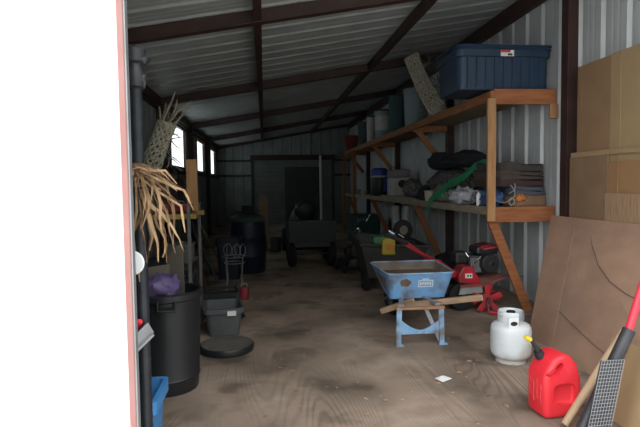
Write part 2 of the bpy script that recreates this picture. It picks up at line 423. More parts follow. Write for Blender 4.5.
# ------------------------------------------------------------------ the long shelf on the right
SX, SY0, SY1 = 2.40, 5.30, 15.3
sh = thing('storage_shelf', 'long two-tier rough lumber shelf along the ribbed right wall', 'shelf', (SX, SY0, 0))
def P(mb, nm, m, bevel=.004, lab=None):
    o = mb.build(nm, m, sh, bevel=bevel, loc=(-SX, -SY0, 0))
    if lab: o['label'] = lab
    return o
for z, nm in ((2.385, 'shelf_board'), (1.135, 'shelf_board')):
    mb = MB(); mb.box(SX + .042, XR - .01, SY0 + .042, SY1, z - .025, z); P(mb, nm, M['shelf_ply'])
mb = MB(); mb.box(SX, SX + .04, SY0, SY1, 2.28, 2.385); P(mb, 'front_board', M['lumber'])
mb = MB(); mb.box(SX, SX + .04, SY0 + .04, SY1, 1.06, 1.15); P(mb, 'front_board', M['greyboard'], lab='pale weathered front board')
mb = MB(); mb.box(SX + .04, XR - .01, SY0, SY0 + .04, 2.245, 2.405); P(mb, 'end_board', M['lumber_x'])
mb = MB(); mb.box(SX, XR - .01, SY0, SY0 + .04, .985, 1.15); P(mb, 'end_board', M['lumber_x'])
for y in (SY0 - .022, 13.6, 15.32):
    mb = MB(); mb.box(SX - .045, SX + .045, y - .02, y + .02, 1.0 if y < 6 else 0, 2.30); P(mb, 'post', M['pine'] if y < 6 else M['lumber'])
mb = MB(); mb.bar((2.425, SY0 + .065, 1.06), (2.87, SY0 + .065, .0), .04, .1, (1, 0, .3)); P(mb, 'knee_brace', M['lumber_x'])
mb = MB(); mb.box(XR - .10, XR - .01, SY0 - .035, SY0 - .002, 2.09, 2.245); P(mb, 'cleat', M['pine'])
for y in FR[1:]:
    mb = MB(); mb.bar((2.46, y - .09, 1.1), (2.93, y - .09, .1), .04, .09, (1, 0, .3)); P(mb, 'knee_brace', M['lumber'])
for y in FR[1:]:
    mb = MB(); mb.bar((2.46, y - .09, 2.35), (2.93, y - .09, 1.75), .04, .09, (1, 0, .3)); P(mb, 'knee_brace', M['lumber'])
    mb = MB(); mb.box(SX + .042, XR - .12, y - .05, y - .01, 2.26, 2.358); P(mb, 'joist', M['lumber'])
    mb = MB(); mb.box(SX + .042, XR - .12, y - .05, y - .01, 1.0, 1.108); P(mb, 'joist', M['lumber'])

# ---- upper tier
t = thing('storage_tote', 'large navy blue ribbed storage tote overhanging the upper shelf', 'tote', (2.59, 5.72, 2.412))
def tub(mb, L, W, H, taper=.05, wall=.012, rad=.09, rib=0):
    """open rounded-rectangle tub, base at z=0"""
    def ring(l, w, z, r, ribs=0):
        out = []
        for cx, cy, a0 in ((1, 1, 0), (-1, 1, PI / 2), (-1, -1, PI), (1, -1, 3 * PI / 2)):
            for k in range(7):
                a = a0 + PI / 2 * k / 6
                out.append(Vector((cx * (l / 2 - r) + r * math.cos(a), cy * (w / 2 - r) + r * math.sin(a), z)))
        return out
    R = [ring(L - 2 * taper, W - 2 * taper, 0, rad * .8), ring(L - .02, W - .02, H * .80, rad), ring(L - .02, W - .02, H * .82, rad),
         ring(L + .025, W + .025, H * .83, rad), ring(L + .025, W + .025, H, rad), ring(L - .02, W - .02, H, rad), ring(L - 2 * taper - .02, W - 2 * taper - .02, wall, rad * .8)]
    n = len(R[0]); vs = [p for r in R for p in r]; fs = []
    for i in range(len(R) - 1):
        for j in range(n): fs.append((i * n + j, i * n + (j + 1) % n, (i + 1) * n + (j + 1) % n, (i + 1) * n + j))
    fs.append(tuple(range(n))[::-1]); fs.append(tuple((len(R) - 1) * n + j for j in range(n)))
    mb.add(vs, fs)
mb = MB(); tub(mb, 1.05, .70, .42, .02)
for k in range(9):
    x = -.40 + k * .10
    for s in (-1, 1):
        mb.add([(x - .02, s * .328, .02), (x + .02, s * .328, .02), (x + .02, s * .342, .335), (x - .02, s * .342, .335),
                (x - .013, s * .345, .02), (x + .013, s * .345, .02), (x + .013, s * .355, .335), (x - .013, s * .355, .335)],
               [(0, 1, 2, 3), (4, 5, 6, 7), (0, 1, 5, 4), (2, 3, 7, 6), (0, 3, 7, 4), (1, 2, 6, 5)])
mb.build('body', M['tote_blue'], t, smooth=40)
mb = MB(); tub(mb, 1.08, .73, .045, -.005, rad=.09); mb.box(-.42, .42, -.28, .28, .02, .05)
lid = mb.build('lid', M['tote_blue'], t, smooth=40, loc=(0, 0, .421))
mb = MB(); mb.box(-.055, .09, -.372, -.366, .345, .41); lb = mb.build('sticker', M['label_white'], t); lb['label'] = 'white sticker with red top'
mb = MB(); mb.box(-.055, .05, -.374, -.371, .385, .41); mb.build('sticker_band', M['label_red'], lb)
mb = MB(); mb.box(.02, .07, -.374, -.371, .352, .375); mb.build('sticker_print', M['darkmetal'], lb)

def cholla(mb, a, b, r, nh=11, nv=16, thick=.009, tw=.9, bend=.03):
    """hollow cactus skeleton: a lattice tube with slit holes"""
    a, b = Vector(a), Vector(b); d = b - a; ax = d.normalized()
    u = ax.cross(Vector((0, 1, 0))).normalized(); w = ax.cross(u)
    def pt(i, j, rr=0):
        t = i / nv; ang = 2 * PI * (j / nh) + tw * t
        rad = r * (1 + .08 * math.sin(5 * t + 1) + .06 * noise.noise(Vector((t * 4, j, 3)))) + rr
        return a + d * t + u * bend * math.sin(PI * t) + rad * (math.cos(ang) * u + math.sin(ang) * w)
    for j in range(nh):
        for sgn in (1, -1):
            mb.tube([pt(i, j + sgn * .5 * (i % 2) * .9) for i in range(nv + 1)], thick, 5)
    for i in (0, nv):
        mb.tube([pt(i, j) for j in range(nh)], thick * 1.3, 5, closed=True)
    for i in range(0, nv, 2):
        mb.tube([pt(i, j, -.004) for j in range(nh)], thick * .9, 5, closed=True)
# cactus skeleton on the upper shelf
t = thing('cactus_skeleton', 'pale perforated dry cactus log leaning outward beside the big navy tote', 'dried plant', (2.5, 7.2, 2.386))
mb = MB(); cholla(mb, (-.02, -.02, .05), (-.42, -.05, .80), .105, 11, 20, .012); mb.build('log', M['cholla'], t, smooth=60)
mb = MB()
for k in range(70):
    p = Vector((-.02 + rnd.uniform(-.2, .12), .03 + rnd.uniform(-.05, .1), .38 + rnd.uniform(-.3, .38)))
    pts = [p]; v = Vector((rnd.uniform(-1, 1), rnd.uniform(-.5, .5), rnd.uniform(-1, 1))).normalized() * .05
    for q in range(5):
        v = (v + Vector((rnd.uniform(-1, 1), rnd.uniform(-.6, .6), rnd.uniform(-1, 1))) * .03).normalized() * .045
        p = p + v; p.z = max(p.z, .01); p.y = min(max(p.y, -.05), .18); p.x = min(max(p.x, -.40), .16); pts.append(p)
    mb.tube(pts, [.007, .007, .006, .005, .004, .003], 4)
tag(mb.build('brush', M['cholla_dark'], t, smooth=60), 'tangled grey dry brush behind the log', kind='stuff')
mb = MB()
for k in range(9):
    p = Vector((-.40 + rnd.uniform(-.06, .05), -.05, .74)); v = Vector((rnd.uniform(-.9, .5), rnd.uniform(-.3, .3), rnd.uniform(.2, 1))).normalized() * .04
    pts = [p]
    for q in range(3): v += Vector((rnd.uniform(-.02, .02), 0, rnd.uniform(-.03, .01))); p = p + v; pts.append(p)
    mb.tube(pts, [.008, .006, .005, .002], 4)
mb.build('twig', M['twig'], t)

def pail(name, label, cat, loc, r, h, m, lid=None, group=None, band=None, taper=.88):
    t = thing(name, label, cat, loc, 0, group)
    mb = MB(); mb.lathe([(r * taper, 0), (r * .985, h * .93), (r * 1.04, h * .93), (r * 1.04, h), (r * .95, h), (r * taper * .95, .01)], n=28); mb.build('body', m, t, smooth=40)
    if lid:
        mb = MB(); mb.lathe([(r * 1.06, h - .02), (r * 1.07, h + .012), (r * .9, h + .02), (0.001, h + .02)], n=28); mb.build('lid', lid, t, smooth=40)
    if band:
        mb = MB(); mb.lathe([(r * .965, h * .3), (r * .995, h * .8)], n=28, cap=False, a0=PI * 1.0, a1=PI * 1.75); mb.build('label_band', band, t, smooth=60)
    mb = MB(); mb.tube([(r * 1.04 * math.cos(a), -r * .55 * math.sin(a), h * .9 - r * .55 * math.sin(a)) for a in [PI * k / 12 for k in range(13)]], .003, 5); mb.build('bail', M['greymetal'], t)
    return t
UZ = 2.386
pail('bucket', 'pale grey-blue pail right behind the dry cactus log on upper shelf', 'bucket', (2.68, 9.0, UZ), .20, .68, M['pale_blue'])
pail('bucket', 'dark teal tall drum on upper shelf, second from the cactus log', 'bucket', (2.66, 10.1, UZ), .19, .74, M['deep_teal'], M['black'])
pail('bucket', 'bucket with a wide white wrapper on the upper shelf', 'bucket', (2.60, 11.2, UZ), .17, .62, M['pale_blue'], M['black'], band=M['dull_white'])
pail('bucket', 'slim dull white canister beside the wrapped bucket on upper shelf', 'canister', (2.56, 12.2, UZ), .11, .62, M['dull_white'], M['deep_teal'])
pail('bucket', 'teal pail with black lid next to the far end of the upper shelf', 'bucket', (2.6, 13.1, UZ), .2, .58, M['teal'], M['black'])
t = thing('gift_bag', 'dark red bag standing at the far end of upper shelf', 'bag', (2.52, 14.75, UZ))
mb = MB(); mb.add([(-.16, -.1, 0), (.16, -.1, 0), (.16, .1, 0), (-.16, .1, 0), (-.2, -.06, .42), (.2, -.06, .42), (.2, .06, .42), (-.2, .06, .42)],
                  [(0, 3, 2, 1), (0, 1, 5, 4), (1, 2, 6, 5), (2, 3, 7, 6), (3, 0, 4, 7), (4, 5, 6, 7)]); mb.build('body', mat('dark_red_bag', (.22, .03, .035), rough=.6), t, bevel=.01)
for s in (-.06, .06):
    mb = MB(); mb.tube([(-.08, s, .415), (-.06, s, .5), (.06, s, .5), (.08, s, .415)], .006, 5); mb.build('handle', M['dull_white'], t)

# ---- lower tier: folded tarps and blankets by the near post
LZ = 1.136
stack = [('folded_tarp', 'tan canvas folded at the bottom of the tarp stack, nearest the column', 'tarp', (2.69, 3.115, 5.36, 6.1), .13, 'tan_tarp', .018),
         ('folded_tarp', 'slate grey tarp folded just above the tan canvas in the stack', 'tarp', (2.68, 3.115, 5.38, 6.12), .10, 'slate_tarp', .035),
         ('folded_blanket', 'thin maroon blanket in the middle of the folded stack', 'blanket', (2.52, 3.115, 5.40, 6.15), .075, 'maroon_blanket', .035),
         ('folded_blanket', 'thick brown blanket folded below the topmost one', 'blanket', (2.53, 3.115, 5.40, 6.15), .09, 'brown_blanket', .04),
         ('folded_blanket', 'dark brown blanket lying on top of the folded stack', 'blanket', (2.57, 3.115, 5.42, 6.15), .085, 'dark_brown', .05)]
z = LZ
for i, (nm, lb, ct, (x0, x1, y0, y1), h, m, am) in enumerate(stack):
    t = thing(nm, lb, ct, ((x0 + x1) / 2, (y0 + y1) / 2, z))
    k = 2 if i in (1, 3) else 1
    for q in range(k):
        mb = MB(); mb.pad(x0 - (x0 + x1) / 2, x1 - (x0 + x1) / 2, y0 - (y0 + y1) / 2 + .02 * q, y1 - (y0 + y1) / 2, h / k * q, h / k * (q + 1) + .008, am, 5, 2)
        mb.build('fold', M[m], t, smooth=70)
    z += h
t = thing('blue_tarp', 'crumpled bright blue tarp tucked behind the near shelf post', 'tarp', (2.565, 5.64, LZ))
mb = MB(); mb.blob((0, 0, .085), (.10, .24, .10), .5, 3, 4, flatz=-.084); mb.build('tarp', M['blue_tarp'], t, smooth=70)
mb = MB(); mb.blob((.16, -.17, .04), (.06, .045, .045), .4, 3, 9, flatz=-.04); tag(mb.build('orange_rag', M['orange_cloth'], smooth=70, loc=(2.62, 5.545, LZ + .062)), 'orange rag poking out of the folded canvas by the end board', 'rag')
mb = MB()
pts = [(2.455, 5.36, 1.30), (2.47, 5.355, 1.24), (2.52, 5.35, 1.205), (2.59, 5.35, 1.195), (2.65, 5.35, 1.22), (2.70, 5.35, 1.26), (2.705, 5.355, 1.31), (2.68, 5.36, 1.36), (2.66, 5.37, 1.385)]
mb.tube(pts, .005, 6)
mb.tube([(2.668 + .032 * math.cos(a), 5.35, 1.205 + .035 * math.sin(a)) for a in [2 * PI * k / 16 for k in range(16)]], .007, 6, closed=True)
mb.tube([(2.64, 5.355, 1.29), (2.70, 5.352, 1.33), (2.71, 5.356, 1.38), (2.70, 5.36, 1.40)], .006, 6)
mb.tube([(2.668, 5.352, 1.172), (2.66, 5.352, LZ + .017), (2.655, 5.352, LZ + .006)], .006, 6)
tag(mb.build('rope', M['white_cord'], smooth=60), 'white cord looped in front of the blankets above the end board', 'cord')
t = thing('caulk_tube', 'short white tube standing at the corner behind the near post', 'tube', (2.475, 5.78, LZ))
mb = MB(); mb.cyl((0, 0, 0), (0, 0, .15), .025, n=16); mb.build('body', M['white'], t, smooth=40)
mb = MB(); mb.cyl((0, 0, .15), (0, 0, .18), .012, .006, n=12); mb.build('nozzle', M['white'], t, smooth=40)
# white bag + green strap
mb = MB(); mb.blob((0, 0, .09), (.13, .34, .12), .55, 3.2, 5, n=28, m=16, flatz=-.088)
tag(mb.build('plastic_bag', M['bag_white'], smooth=75, loc=(2.60, 6.60, LZ)), 'crumpled whitish plastic bag under the green strap', 'bag')
t = thing('green_sling', 'bright green webbing sling draped over the bags and shelf edge', 'strap', (2.5, 6.9, LZ))
def ribbon(mb, pts, w, th, side=(0, 1, 0)):
    for a, b in zip(pts[:-1], pts[1:]): pass
    P = [Vector(p) for p in pts]; vs = []; fs = []
    for i, p in enumerate(P):
        d = (P[min(i + 1, len(P) - 1)] - P[max(i - 1, 0)]).normalized(); s = Vector(side)
        s = (s - d * s.dot(d)).normalized() * w / 2; nn = d.cross(s).normalized() * th / 2
        vs += [p - s - nn, p + s - nn, p + s + nn, p - s + nn]
    for i in range(len(P) - 1):
        for j in range(4): fs.append((4 * i + j, 4 * i + (j + 1) % 4, 4 * i + 4 + (j + 1) % 4, 4 * i + 4 + j))
    fs += [(3, 2, 1, 0), tuple(4 * (len(P) - 1) + j for j in range(4))]
    mb.add(vs, fs)
mb = MB(); ribbon(mb, [(.14, -1.0, .50), (.12, -.85, .51), (.09, -.72, .47), (.05, -.5, .36), (.02, -.3, .30), (0, -.1, .27), (-.03, .1, .19), (-.06, .25, .12), (-.10, .33, .06), (-.125, .37, .02), (-.13, .4, -.06), (-.13, .42, -.16)], .13, .012, (.3, 1, .5)); mb.build('web', M['green_strap'], t, smooth=60)
mb = MB(); mb.blob((-.02, .22, .11), (.05, .12, .06), .5, 4, 3); mb.build('knot', M['green_strap'], t, smooth=70)
# black jacket bundle, mottled cloth, olive bag, etc.
t = thing('duffel_bag', 'long black duffel lying on top of the mottled bundle', 'bag', (2.76, 7.3, LZ + .49))
mb = MB(); mb.blob((0, -.25, .10), (.17, .85, .125), .22, 2.4, 2, n=28, m=14, flatz=-.095); mb.build('body', M['dark_cloth'], t, smooth=75)
mb = MB(); mb.blob((-.04, .55, .13), (.14, .36, .14), .2, 3, 8); mb.build('end_flap', M['dark_cloth'], t, smooth=75)
mb = MB(); mb.blob((0, 0, .245), (.19, 1.0, .255), .25, 3, 11, n=28, m=14, flatz=-.243)
tag(mb.build('mottled_bundle', M['camo'], smooth=75, loc=(2.88, 7.75, LZ)), 'grey mottled cloth bundle under the black duffel', 'bundle')
mb = MB(); mb.blob((0, 0, .11), (.12, .2, .14), .25, 3, 13, flatz=-.108)
tag(mb.build('canvas_bag', M['olive'], smooth=75, loc=(2.55, 7.22, LZ)), 'olive canvas bag between white bag and cream tub', 'bag')
t = thing('food_tub', 'small cream plastic tub on the lower shelf by olive bag', 'tub', (2.53, 7.72, LZ))
mb = MB(); mb.lathe([(.07, 0), (.085, .15), (.09, .15), (.09, .165), (.075, .165), (.06, .01)], n=20); mb.build('body', M['cream'], t, smooth=40)
mb = MB(); mb.blob((0, 0, .1), (.1, .1, .13), .3, 2, 21, flatz=-.1)
tag(mb.build('black_sack', M['dark_cloth'], smooth=60, loc=(2.54, 8.0, LZ)), 'small peaked black sack left of the cream tub', 'sack')
mb = MB(); mb.blob((0, 0, .16), (.17, .3, .2), .25, 3, 23, flatz=-.158)
tag(mb.build('cloth_heap', M['camo'], smooth=75, loc=(2.72, 9.3, LZ)), 'grey mottled cloth heap between black sack and the cooler', 'cloth')
for q, (x, y0, y1, zz, lb) in enumerate(((2.53, 8.35, 10.8, 0, 'narrow board lying flat on the lower shelf, nearest its front edge'), (2.63, 9.75, 11.4, 0, 'narrow board lying flat on the lower shelf, farther from its front edge'))):
    mb = MB(); mb.box(-.04, .04, -(y1 - y0) / 2, (y1 - y0) / 2, 0, .035)
    tag(mb.build('loose_board', M['greyboard'], bevel=.003, loc=(x, (y0 + y1) / 2, LZ + .001)), lb, 'board', 'loose boards on the lower shelf')
t = thing('cooler', 'white cooler with mauve lid and dark round spigot on lower shelf', 'cooler', (2.78, 10.55, LZ + .002))
mb = MB(); mb.box(-.17, .17, -.3, .3, 0, .40); mb.build('body', M['dull_white'], t, bevel=.03)
mb = MB(); mb.box(-.175, .175, -.31, .31, .402, .56); mb.build('lid', M['cooler_lid'], t, bevel=.03)
mb = MB(); mb.tube([(.0, -.305, .27), (.0, -.33, .27)], .08, 20); mb.build('spigot', M['black'], t)
t = thing('water_jug', 'royal blue jug cooler with pale rim on the lower shelf', 'jug', (2.66, 11.8, LZ)); t.scale = (1, 1, 1.28)
mb = MB(); mb.lathe([(.17, 0), (.185, .03), (.19, .30), (.185, .33)], n=28); mb.build('body', M['black'], t, smooth=40)
mb = MB(); mb.lathe([(.19, .33), (.215, .335), (.215, .36), (.19, .362)], n=28); mb.build('rim', M['cream'], t, smooth=40)
mb = MB(); mb.lathe([(.19, .362), (.19, .46), (.15, .5), (.001, .5)], n=28); mb.build('lid', M['royal'], t, smooth=40)
mb = MB(); mb.box(.06, .19, -.22, -.17, .08, .34); mb.build('side_panel', M['royal'], t, bevel=.02)
for q, (x, y, r, h, m, lb) in enumerate(((2.55, 13.1, .09, .11, 'dull_white', 'small dull white basin on the lower shelf past the blue jug'), (2.6, 14.3, .11, .13, 'cream', 'cream bowl at the far end of lower shelf'))):
    mb = MB(); mb.lathe([(r * .6, 0), (r, h), (r * 1.08, h), (r * .95, h * .96), (r * .55, .01)], n=24); tag(mb.build('basin', M[m], smooth=40, loc=(x, y, LZ)), lb, 'basin')

# ------------------------------------------------------------------ under the shelf
t = thing('storage_box', 'dark teal lidded storage box under the far part of lower shelf', 'box', (2.45, 12.7, 0))
mb = MB(); tub(mb, .7, 1.0, .62, .03, rad=.06); mb.build('body', M['deep_teal'], t, smooth=40)
mb = MB(); mb.box(-.37, .37, -.52, .52, .622, .66); mb.build('lid', M['deep_teal'], t, bevel=.015)
for q, (x, y, h, r) in enumerate(((2.72, 9.7, .98, .06), (2.74, 10.6, .95, .075))):
    mb = MB(); mb.lathe([(r, 0), (r, h), (r * .9, h), (r * .9, .01)], n=20)
    tag(mb.build('pvc_pipe', M['pvc'], smooth=40, loc=(x, y, 0)), ('short pale pipe standing under the shelf, nearer one', 'thicker pale pipe standing under the shelf, farther one')[q], 'pipe')
def wheel(mb, c, R, w, axis=(1, 0, 0), hub=.45):
    c = Vector(c); ax = Vector(axis).normalized(); u = ax.orthogonal().normalized(); v = ax.cross(u)
    pf = [(hub * R, -.25 * w), (hub * R, -.45 * w), (.8 * R, -.5 * w), (.96 * R, -.38 * w), (R, 0), (.96 * R, .38 * w), (.8 * R, .5 * w), (hub * R, .45 * w), (hub * R, .25 * w)]
    N = 28; vs = []; fs = []
    for r, t_ in pf:
        for j in range(N):
            a = 2 * PI * j / N; vs.append(c + ax * t_ + r * (math.cos(a) * u + math.sin(a) * v))
    k = len(pf)
    for i in range(k):
        for j in range(N): fs.append((i * N + j, i * N + (j + 1) % N, ((i + 1) % k) * N + (j + 1) % N, ((i + 1) % k) * N + j))
    mb.add(vs, fs)
def disc(mb, c, R, w, axis):
    c = Vector(c); ax = Vector(axis).normalized(); mb.cyl(c - ax * w / 2, c + ax * w / 2, R, n=24)
t = thing('spare_wheel', 'small black spare wheel standing in the grey yard cart behind the red tiller bars', 'wheel', (1.83, 6.72, .655), .25)
mb = MB(); wheel(mb, (0, 0, .14), .14, .07, (0, 1, 0)); mb.build('tyre', M['black_rubber'], t, smooth=50)
mb = MB(); disc(mb, (0, 0, .14), .07, .04, (0, 1, 0)); disc(mb, (0, 0, .14), .02, .07, (0, 1, 0)); mb.build('hub', M['olive'], t, smooth=40)
mb = MB(); mb.blob((0, 0, .19), (.22, .4, .2), .3, 2.6, 31, flatz=-.188)
tag(mb.build('black_sack', M['dark_cloth'], smooth=70, loc=(2.62, 7.2, 0)), 'large black sack against the ribbed wall behind the tiller', 'sack')

# ------------------------------------------------------------------ blue wheelbarrow
wb = thing('wheelbarrow', 'worn light blue wheelbarrow with wooden handles and soil in its tray', 'wheelbarrow', (1.44, 4.75, 0))
O = Vector((1.42, 4.75, 0))
def loc(p): return Vector(p) - O
top = [(1.095, 4.60), (1.725, 4.60), (1.80, 5.36), (1.075, 5.36)]
bot = [(1.125, 4.66), (1.665, 4.66), (1.66, 5.10), (1.16, 5.10)]
def rounded(q, r, z, n=5):
    out = []; k = len(q)
    for i in range(k):
        p = Vector((*q[i], z)); a = Vector((*q[i - 1], z)); b = Vector((*q[(i + 1) % k], z))
        da = (a - p).normalized(); db = (b - p).normalized(); s, e = p + da * r, p + db * r
        for j in range(n + 1):
            t_ = j / n; out.append((1 - t_) ** 2 * s + 2 * t_ * (1 - t_) * p + t_ ** 2 * e)
    return out
def inset(q, d):
    c = Vector((sum(p[0] for p in q) / 4, sum(p[1] for p in q) / 4))
    return [tuple(Vector(p) + (c - Vector(p)).normalized() * d) for p in q]
rings = [rounded(bot, .06, .345), rounded(top, .07, .585)]
for p in rings[1]: p.z += .0 * (p.y - 4.6)
inn = [rounded(inset(top, .012), .065, .585), rounded(inset(bot, .012), .055, .352)]
for p in inn[0]: p.z += .0 * (p.y - 4.6)
R = rings + inn; N_ = len(R[0]); mb = MB()
fs = [(i * N_ + j, i * N_ + (j + 1) % N_, (i + 1) * N_ + (j + 1) % N_, (i + 1) * N_ + j) for i in range(3) for j in range(N_)]
fs += [tuple(range(N_))[::-1], tuple(3 * N_ + j for j in range(N_))]
mb.add([loc(p) for r_ in R for p in r_], fs); tray = mb.build('tray', M['blue_tray'], wb, smooth=35)
tray.data.materials.append(mat('grey_rusty_lining', (.20, .175, .15), (.13, .10, .08), 7, .9))
for p in tray.data.polygons[N_ * 2:N_ * 3]: p.material_index = 1
tray.data.polygons[len(tray.data.polygons) - 1].material_index = 1
mb = MB(); rim = rounded(top, .07, .585)
for p in rim: p.z += .0 * (p.y - 4.6)
mb.tube([loc(p) for p in rim], .009, 8, closed=True); mb.build('rim', M['blue_leg'], wb, smooth=60)
mb = MB(); so = rounded(inset([((a[0] + b[0]) / 2, (a[1] + b[1]) / 2) for a, b in zip(top, bot)], .0), .06, .52)
vs = [loc(p) for p in so]; c = sum(vs, Vector()) / len(vs); c.z += .05
mb.add(vs + [c], [(i, (i + 1) % len(vs), len(vs)) for i in range(len(vs))])
mb2 = mb.build('soil', M['soil'], wb, smooth=60)
# printed sign on the near face: a pale outlined block with a row of illegible strokes
def face(x, z): # point on the near tray face
    k = (z - .345) / .24; return loc((x, 4.66 - .06 * k - .0035, z))
mb = MB()
def patch(x0, x1, z0, z1, e=0.0):
    q = [face(x0, z0), face(x1, z0), face(x1, z1), face(x0, z1)]
    mb.add([p + Vector((0, -e, 0)) for p in q] + [p + Vector((0, .003, 0)) for p in q], [(0, 1, 2, 3), (0, 4, 5, 1), (1, 5, 6, 2), (2, 6, 7, 3), (3, 7, 4, 0)])
X0, X1, Z0, Z1 = 1.385, 1.525, .455, .535
patch(X0, X1, Z0, Z0 + .006); patch(X0, X1, Z1 - .020, Z1 - .014); patch(X0, X0 + .006, Z0, Z1 - .014); patch(X1 - .006, X1, Z0, Z1 - .014)
for k in range(7):
    x = X0 + .016 + k * .016; patch(x, x + .008, Z0 + .016 + (k % 3) * .004, Z1 - .030 - (k % 2) * .006)
patch(X0 + .035, X1 - .045, Z1 - .008, Z1)
tag(mb.build('printed_sign', M['label_white'], wb), 'pale printed sign with a small framed word')
mb = MB()
for k in range(1): mb.m = Matrix.Identity(4)
c = face(1.262, .50); vs = [c]
for j in range(18):
    a = 2 * PI * j / 18; rr = .045 * (1 + .3 * noise.noise(Vector((math.cos(a) * 2, math.sin(a) * 2, 3))))
    vs.append(face(1.262 + rr * 1.15 * math.cos(a), .50 + rr * .8 * math.sin(a)))
mb.add(vs, [(0, 1 + j, 1 + (j + 1) % 18) for j in range(18)])
tag(mb.build('rust_spot', M['soil'], wb), 'dark rust spot on the near face')
# handles
def handle(a, b):
    h = MB(); a, b = loc(a), loc(b); h.bar(a, b, .045, .055); o = h.build('handle', M['wornwood'], wb, bevel=.008)
    d_ = (b - a).normalized(); e = MB(); e.bar(b - d_ * .002, b + d_ * .003, .04, .05); e.build('end_grain', M['endgrain'], o, bevel=.006)
handle((1.20, 4.62, .285), (1.865, 4.31, .41))
handle((1.055, 4.74, .215), (1.335, 4.60, .335))
# leg frame
mb = MB(); mb.bar(loc((1.095, 4.335, .335)), loc((1.525, 4.325, .335)), .05, .022); mb.build('leg_plate', M['rusty'], wb, bevel=.003)
for x0, x1 in ((1.115, 1.125), (1.505, 1.50)):
    mb = MB(); mb.bar(loc((x1, 4.33, .325)), loc((x0, 4.33, 0.0)), .045, .028, (0, 1, 0))
    mb.bar(loc((x0 + .0, 4.345, .006)), loc((x0 + .05, 4.345, .006)), .06, .012); mb.build('leg', M['blue_leg'], wb, bevel=.003)
mb = MB(); poly = [(1.14, .11), (1.49, .11), (1.49, .15), (1.475, .155), (1.475, .19), (1.49, .205), (1.49, .235)]
arc = [(1.49 - .35 * k / 16, .14 + .095 * abs((k / 8.) - 1) ** 1.7) for k in range(17)]
poly = [(1.14, .105), (1.49, .105)] + arc
mb.prism([(x - O.x, z) for x, z in poly], 4.325 - O.y, 4.34 - O.y); mb.build('cross_brace', M['blue_leg'], wb, bevel=.002)
mb = MB(); mb.bar(loc((1.42, 4.62, .33)), loc((1.53, 4.44, .0)), .035, .012, (0, 1, 0)); mb.build('strut', M['greymetal'], wb)
mb = MB(); mb.bar(loc((1.15, 4.36, .352)), loc((1.30, 4.9, .352)), .045, .02); mb.bar(loc((1.48, 4.36, .352)), loc((1.42, 5.0, .352)), .045, .02); mb.build('frame_rail', M['greymetal'], wb)
mb = MB(); wheel(mb, loc((1.34, 5.42, .18)), .18, .08, (1, .15, 0), .5); mb.build('tyre', M['black_rubber'], wb, smooth=50)
mb = MB(); disc(mb, loc((1.34, 5.42, .18)), .095, .05, (1, .15, 0)); mb.tube([loc((1.25, 5.405, .18)), loc((1.43, 5.435, .18))], .012, 8)
mb.bar(loc((1.25, 5.40, .18)), loc((1.27, 4.95, .35)), .03, .02); mb.bar(loc((1.43, 5.43, .18)), loc((1.42, 4.95, .35)), .03, .02); mb.build('fork', M['greymetal'], wb)

# ------------------------------------------------------------------ red tiller
TO = Vector((2.3, 5.62, 0))
tl = thing('rotary_tiller', 'red rotary tiller with black engine beside the ribbed wall', 'tiller', TO)
def T(p): return Vector(p) - TO
mb = MB(); mb.bar(T((2.16, 5.52, .36)), T((1.72, 5.42, .62)), .05, .07); mb.bar(T((2.06, 5.48, .40)), T((1.85, 5.44, .555)), .075, .08); mb.build('handle_post', M['red_paint'], tl, bevel=.008)
for s in (-1, 1):
    mb = MB(); mb.tube([T((1.78, 5.43 + .03 * s, .60)), T((1.60, 5.40 + .14 * s, .70)), T((1.46, 5.38 + .2 * s, .80)), T((1.32, 5.37 + .22 * s, .86))], .017, 8); hb = mb.build('handlebar', M['red_paint'], tl, smooth=50)
    mb = MB(); mb.tube([T((1.46, 5.38 + .2 * s, .80)), T((1.31, 5.37 + .22 * s, .865))], .022, 8); mb.build('grip', M['black_rubber'], hb, smooth=50)
    mb = MB(); mb.tube([T((1.42, 5.38 + .2 * s, .86)), T((1.36, 5.375 + .21 * s, .90))], .008, 6); mb.build('lever', M['chrome'], hb)
mb = MB(); mb.prism([(2.10, .32), (2.36, .30), (2.33, .37), (2.24, .50), (2.15, .50), (2.09, .40)], 5.40, 5.62); mb.v = [T(p) for p in mb.v]; bl = mb.build('chain_case', M['red_paint'], tl, bevel=.015)
mb = MB(); mb.box(2.165, 2.245, 5.392, 5.3985, .375, .425); mb.v = [T(p) for p in mb.v]; st = mb.build('sticker', M['label_white'], bl)
mb = MB(); mb.box(2.185, 2.205, 5.390, 5.392, .39, .41); mb.box(2.215, 2.235, 5.390, 5.392, .39, .41); mb.v = [T(p) for p in mb.v]; mb.build('print', M['darkmetal'], st)
mb = MB(); mb.add([T(p) for p in ((2.10, 5.36, .27), (2.34, 5.34, .285), (2.72, 5.48, .36), (2.62, 5.72, .37), (2.2, 5.70, .32), (2.10, 5.36, .285), (2.34, 5.34, .30), (2.72, 5.48, .375), (2.62, 5.72, .385), (2.2, 5.70, .335))],
                  [(4, 3, 2, 1, 0), (5, 6, 7, 8, 9)] + [(i, (i + 1) % 5, 5 + (i + 1) % 5, 5 + i) for i in range(5)])
mb.build('tine_cover', M['rust_plate'], tl)
mb = MB(); mb.add([T(p) for p in ((2.08, 5.36, .20), (2.34, 5.34, .22), (2.34, 5.345, .28), (2.10, 5.365, .27), (2.08, 5.37, .20), (2.34, 5.35, .22), (2.34, 5.355, .28), (2.10, 5.375, .27))],
                  [(0, 1, 2, 3), (7, 6, 5, 4)] + [(i, (i + 1) % 4, 4 + (i + 1) % 4, 4 + i) for i in range(4)]); mb.build('side_flap', M['greymetal'], tl)
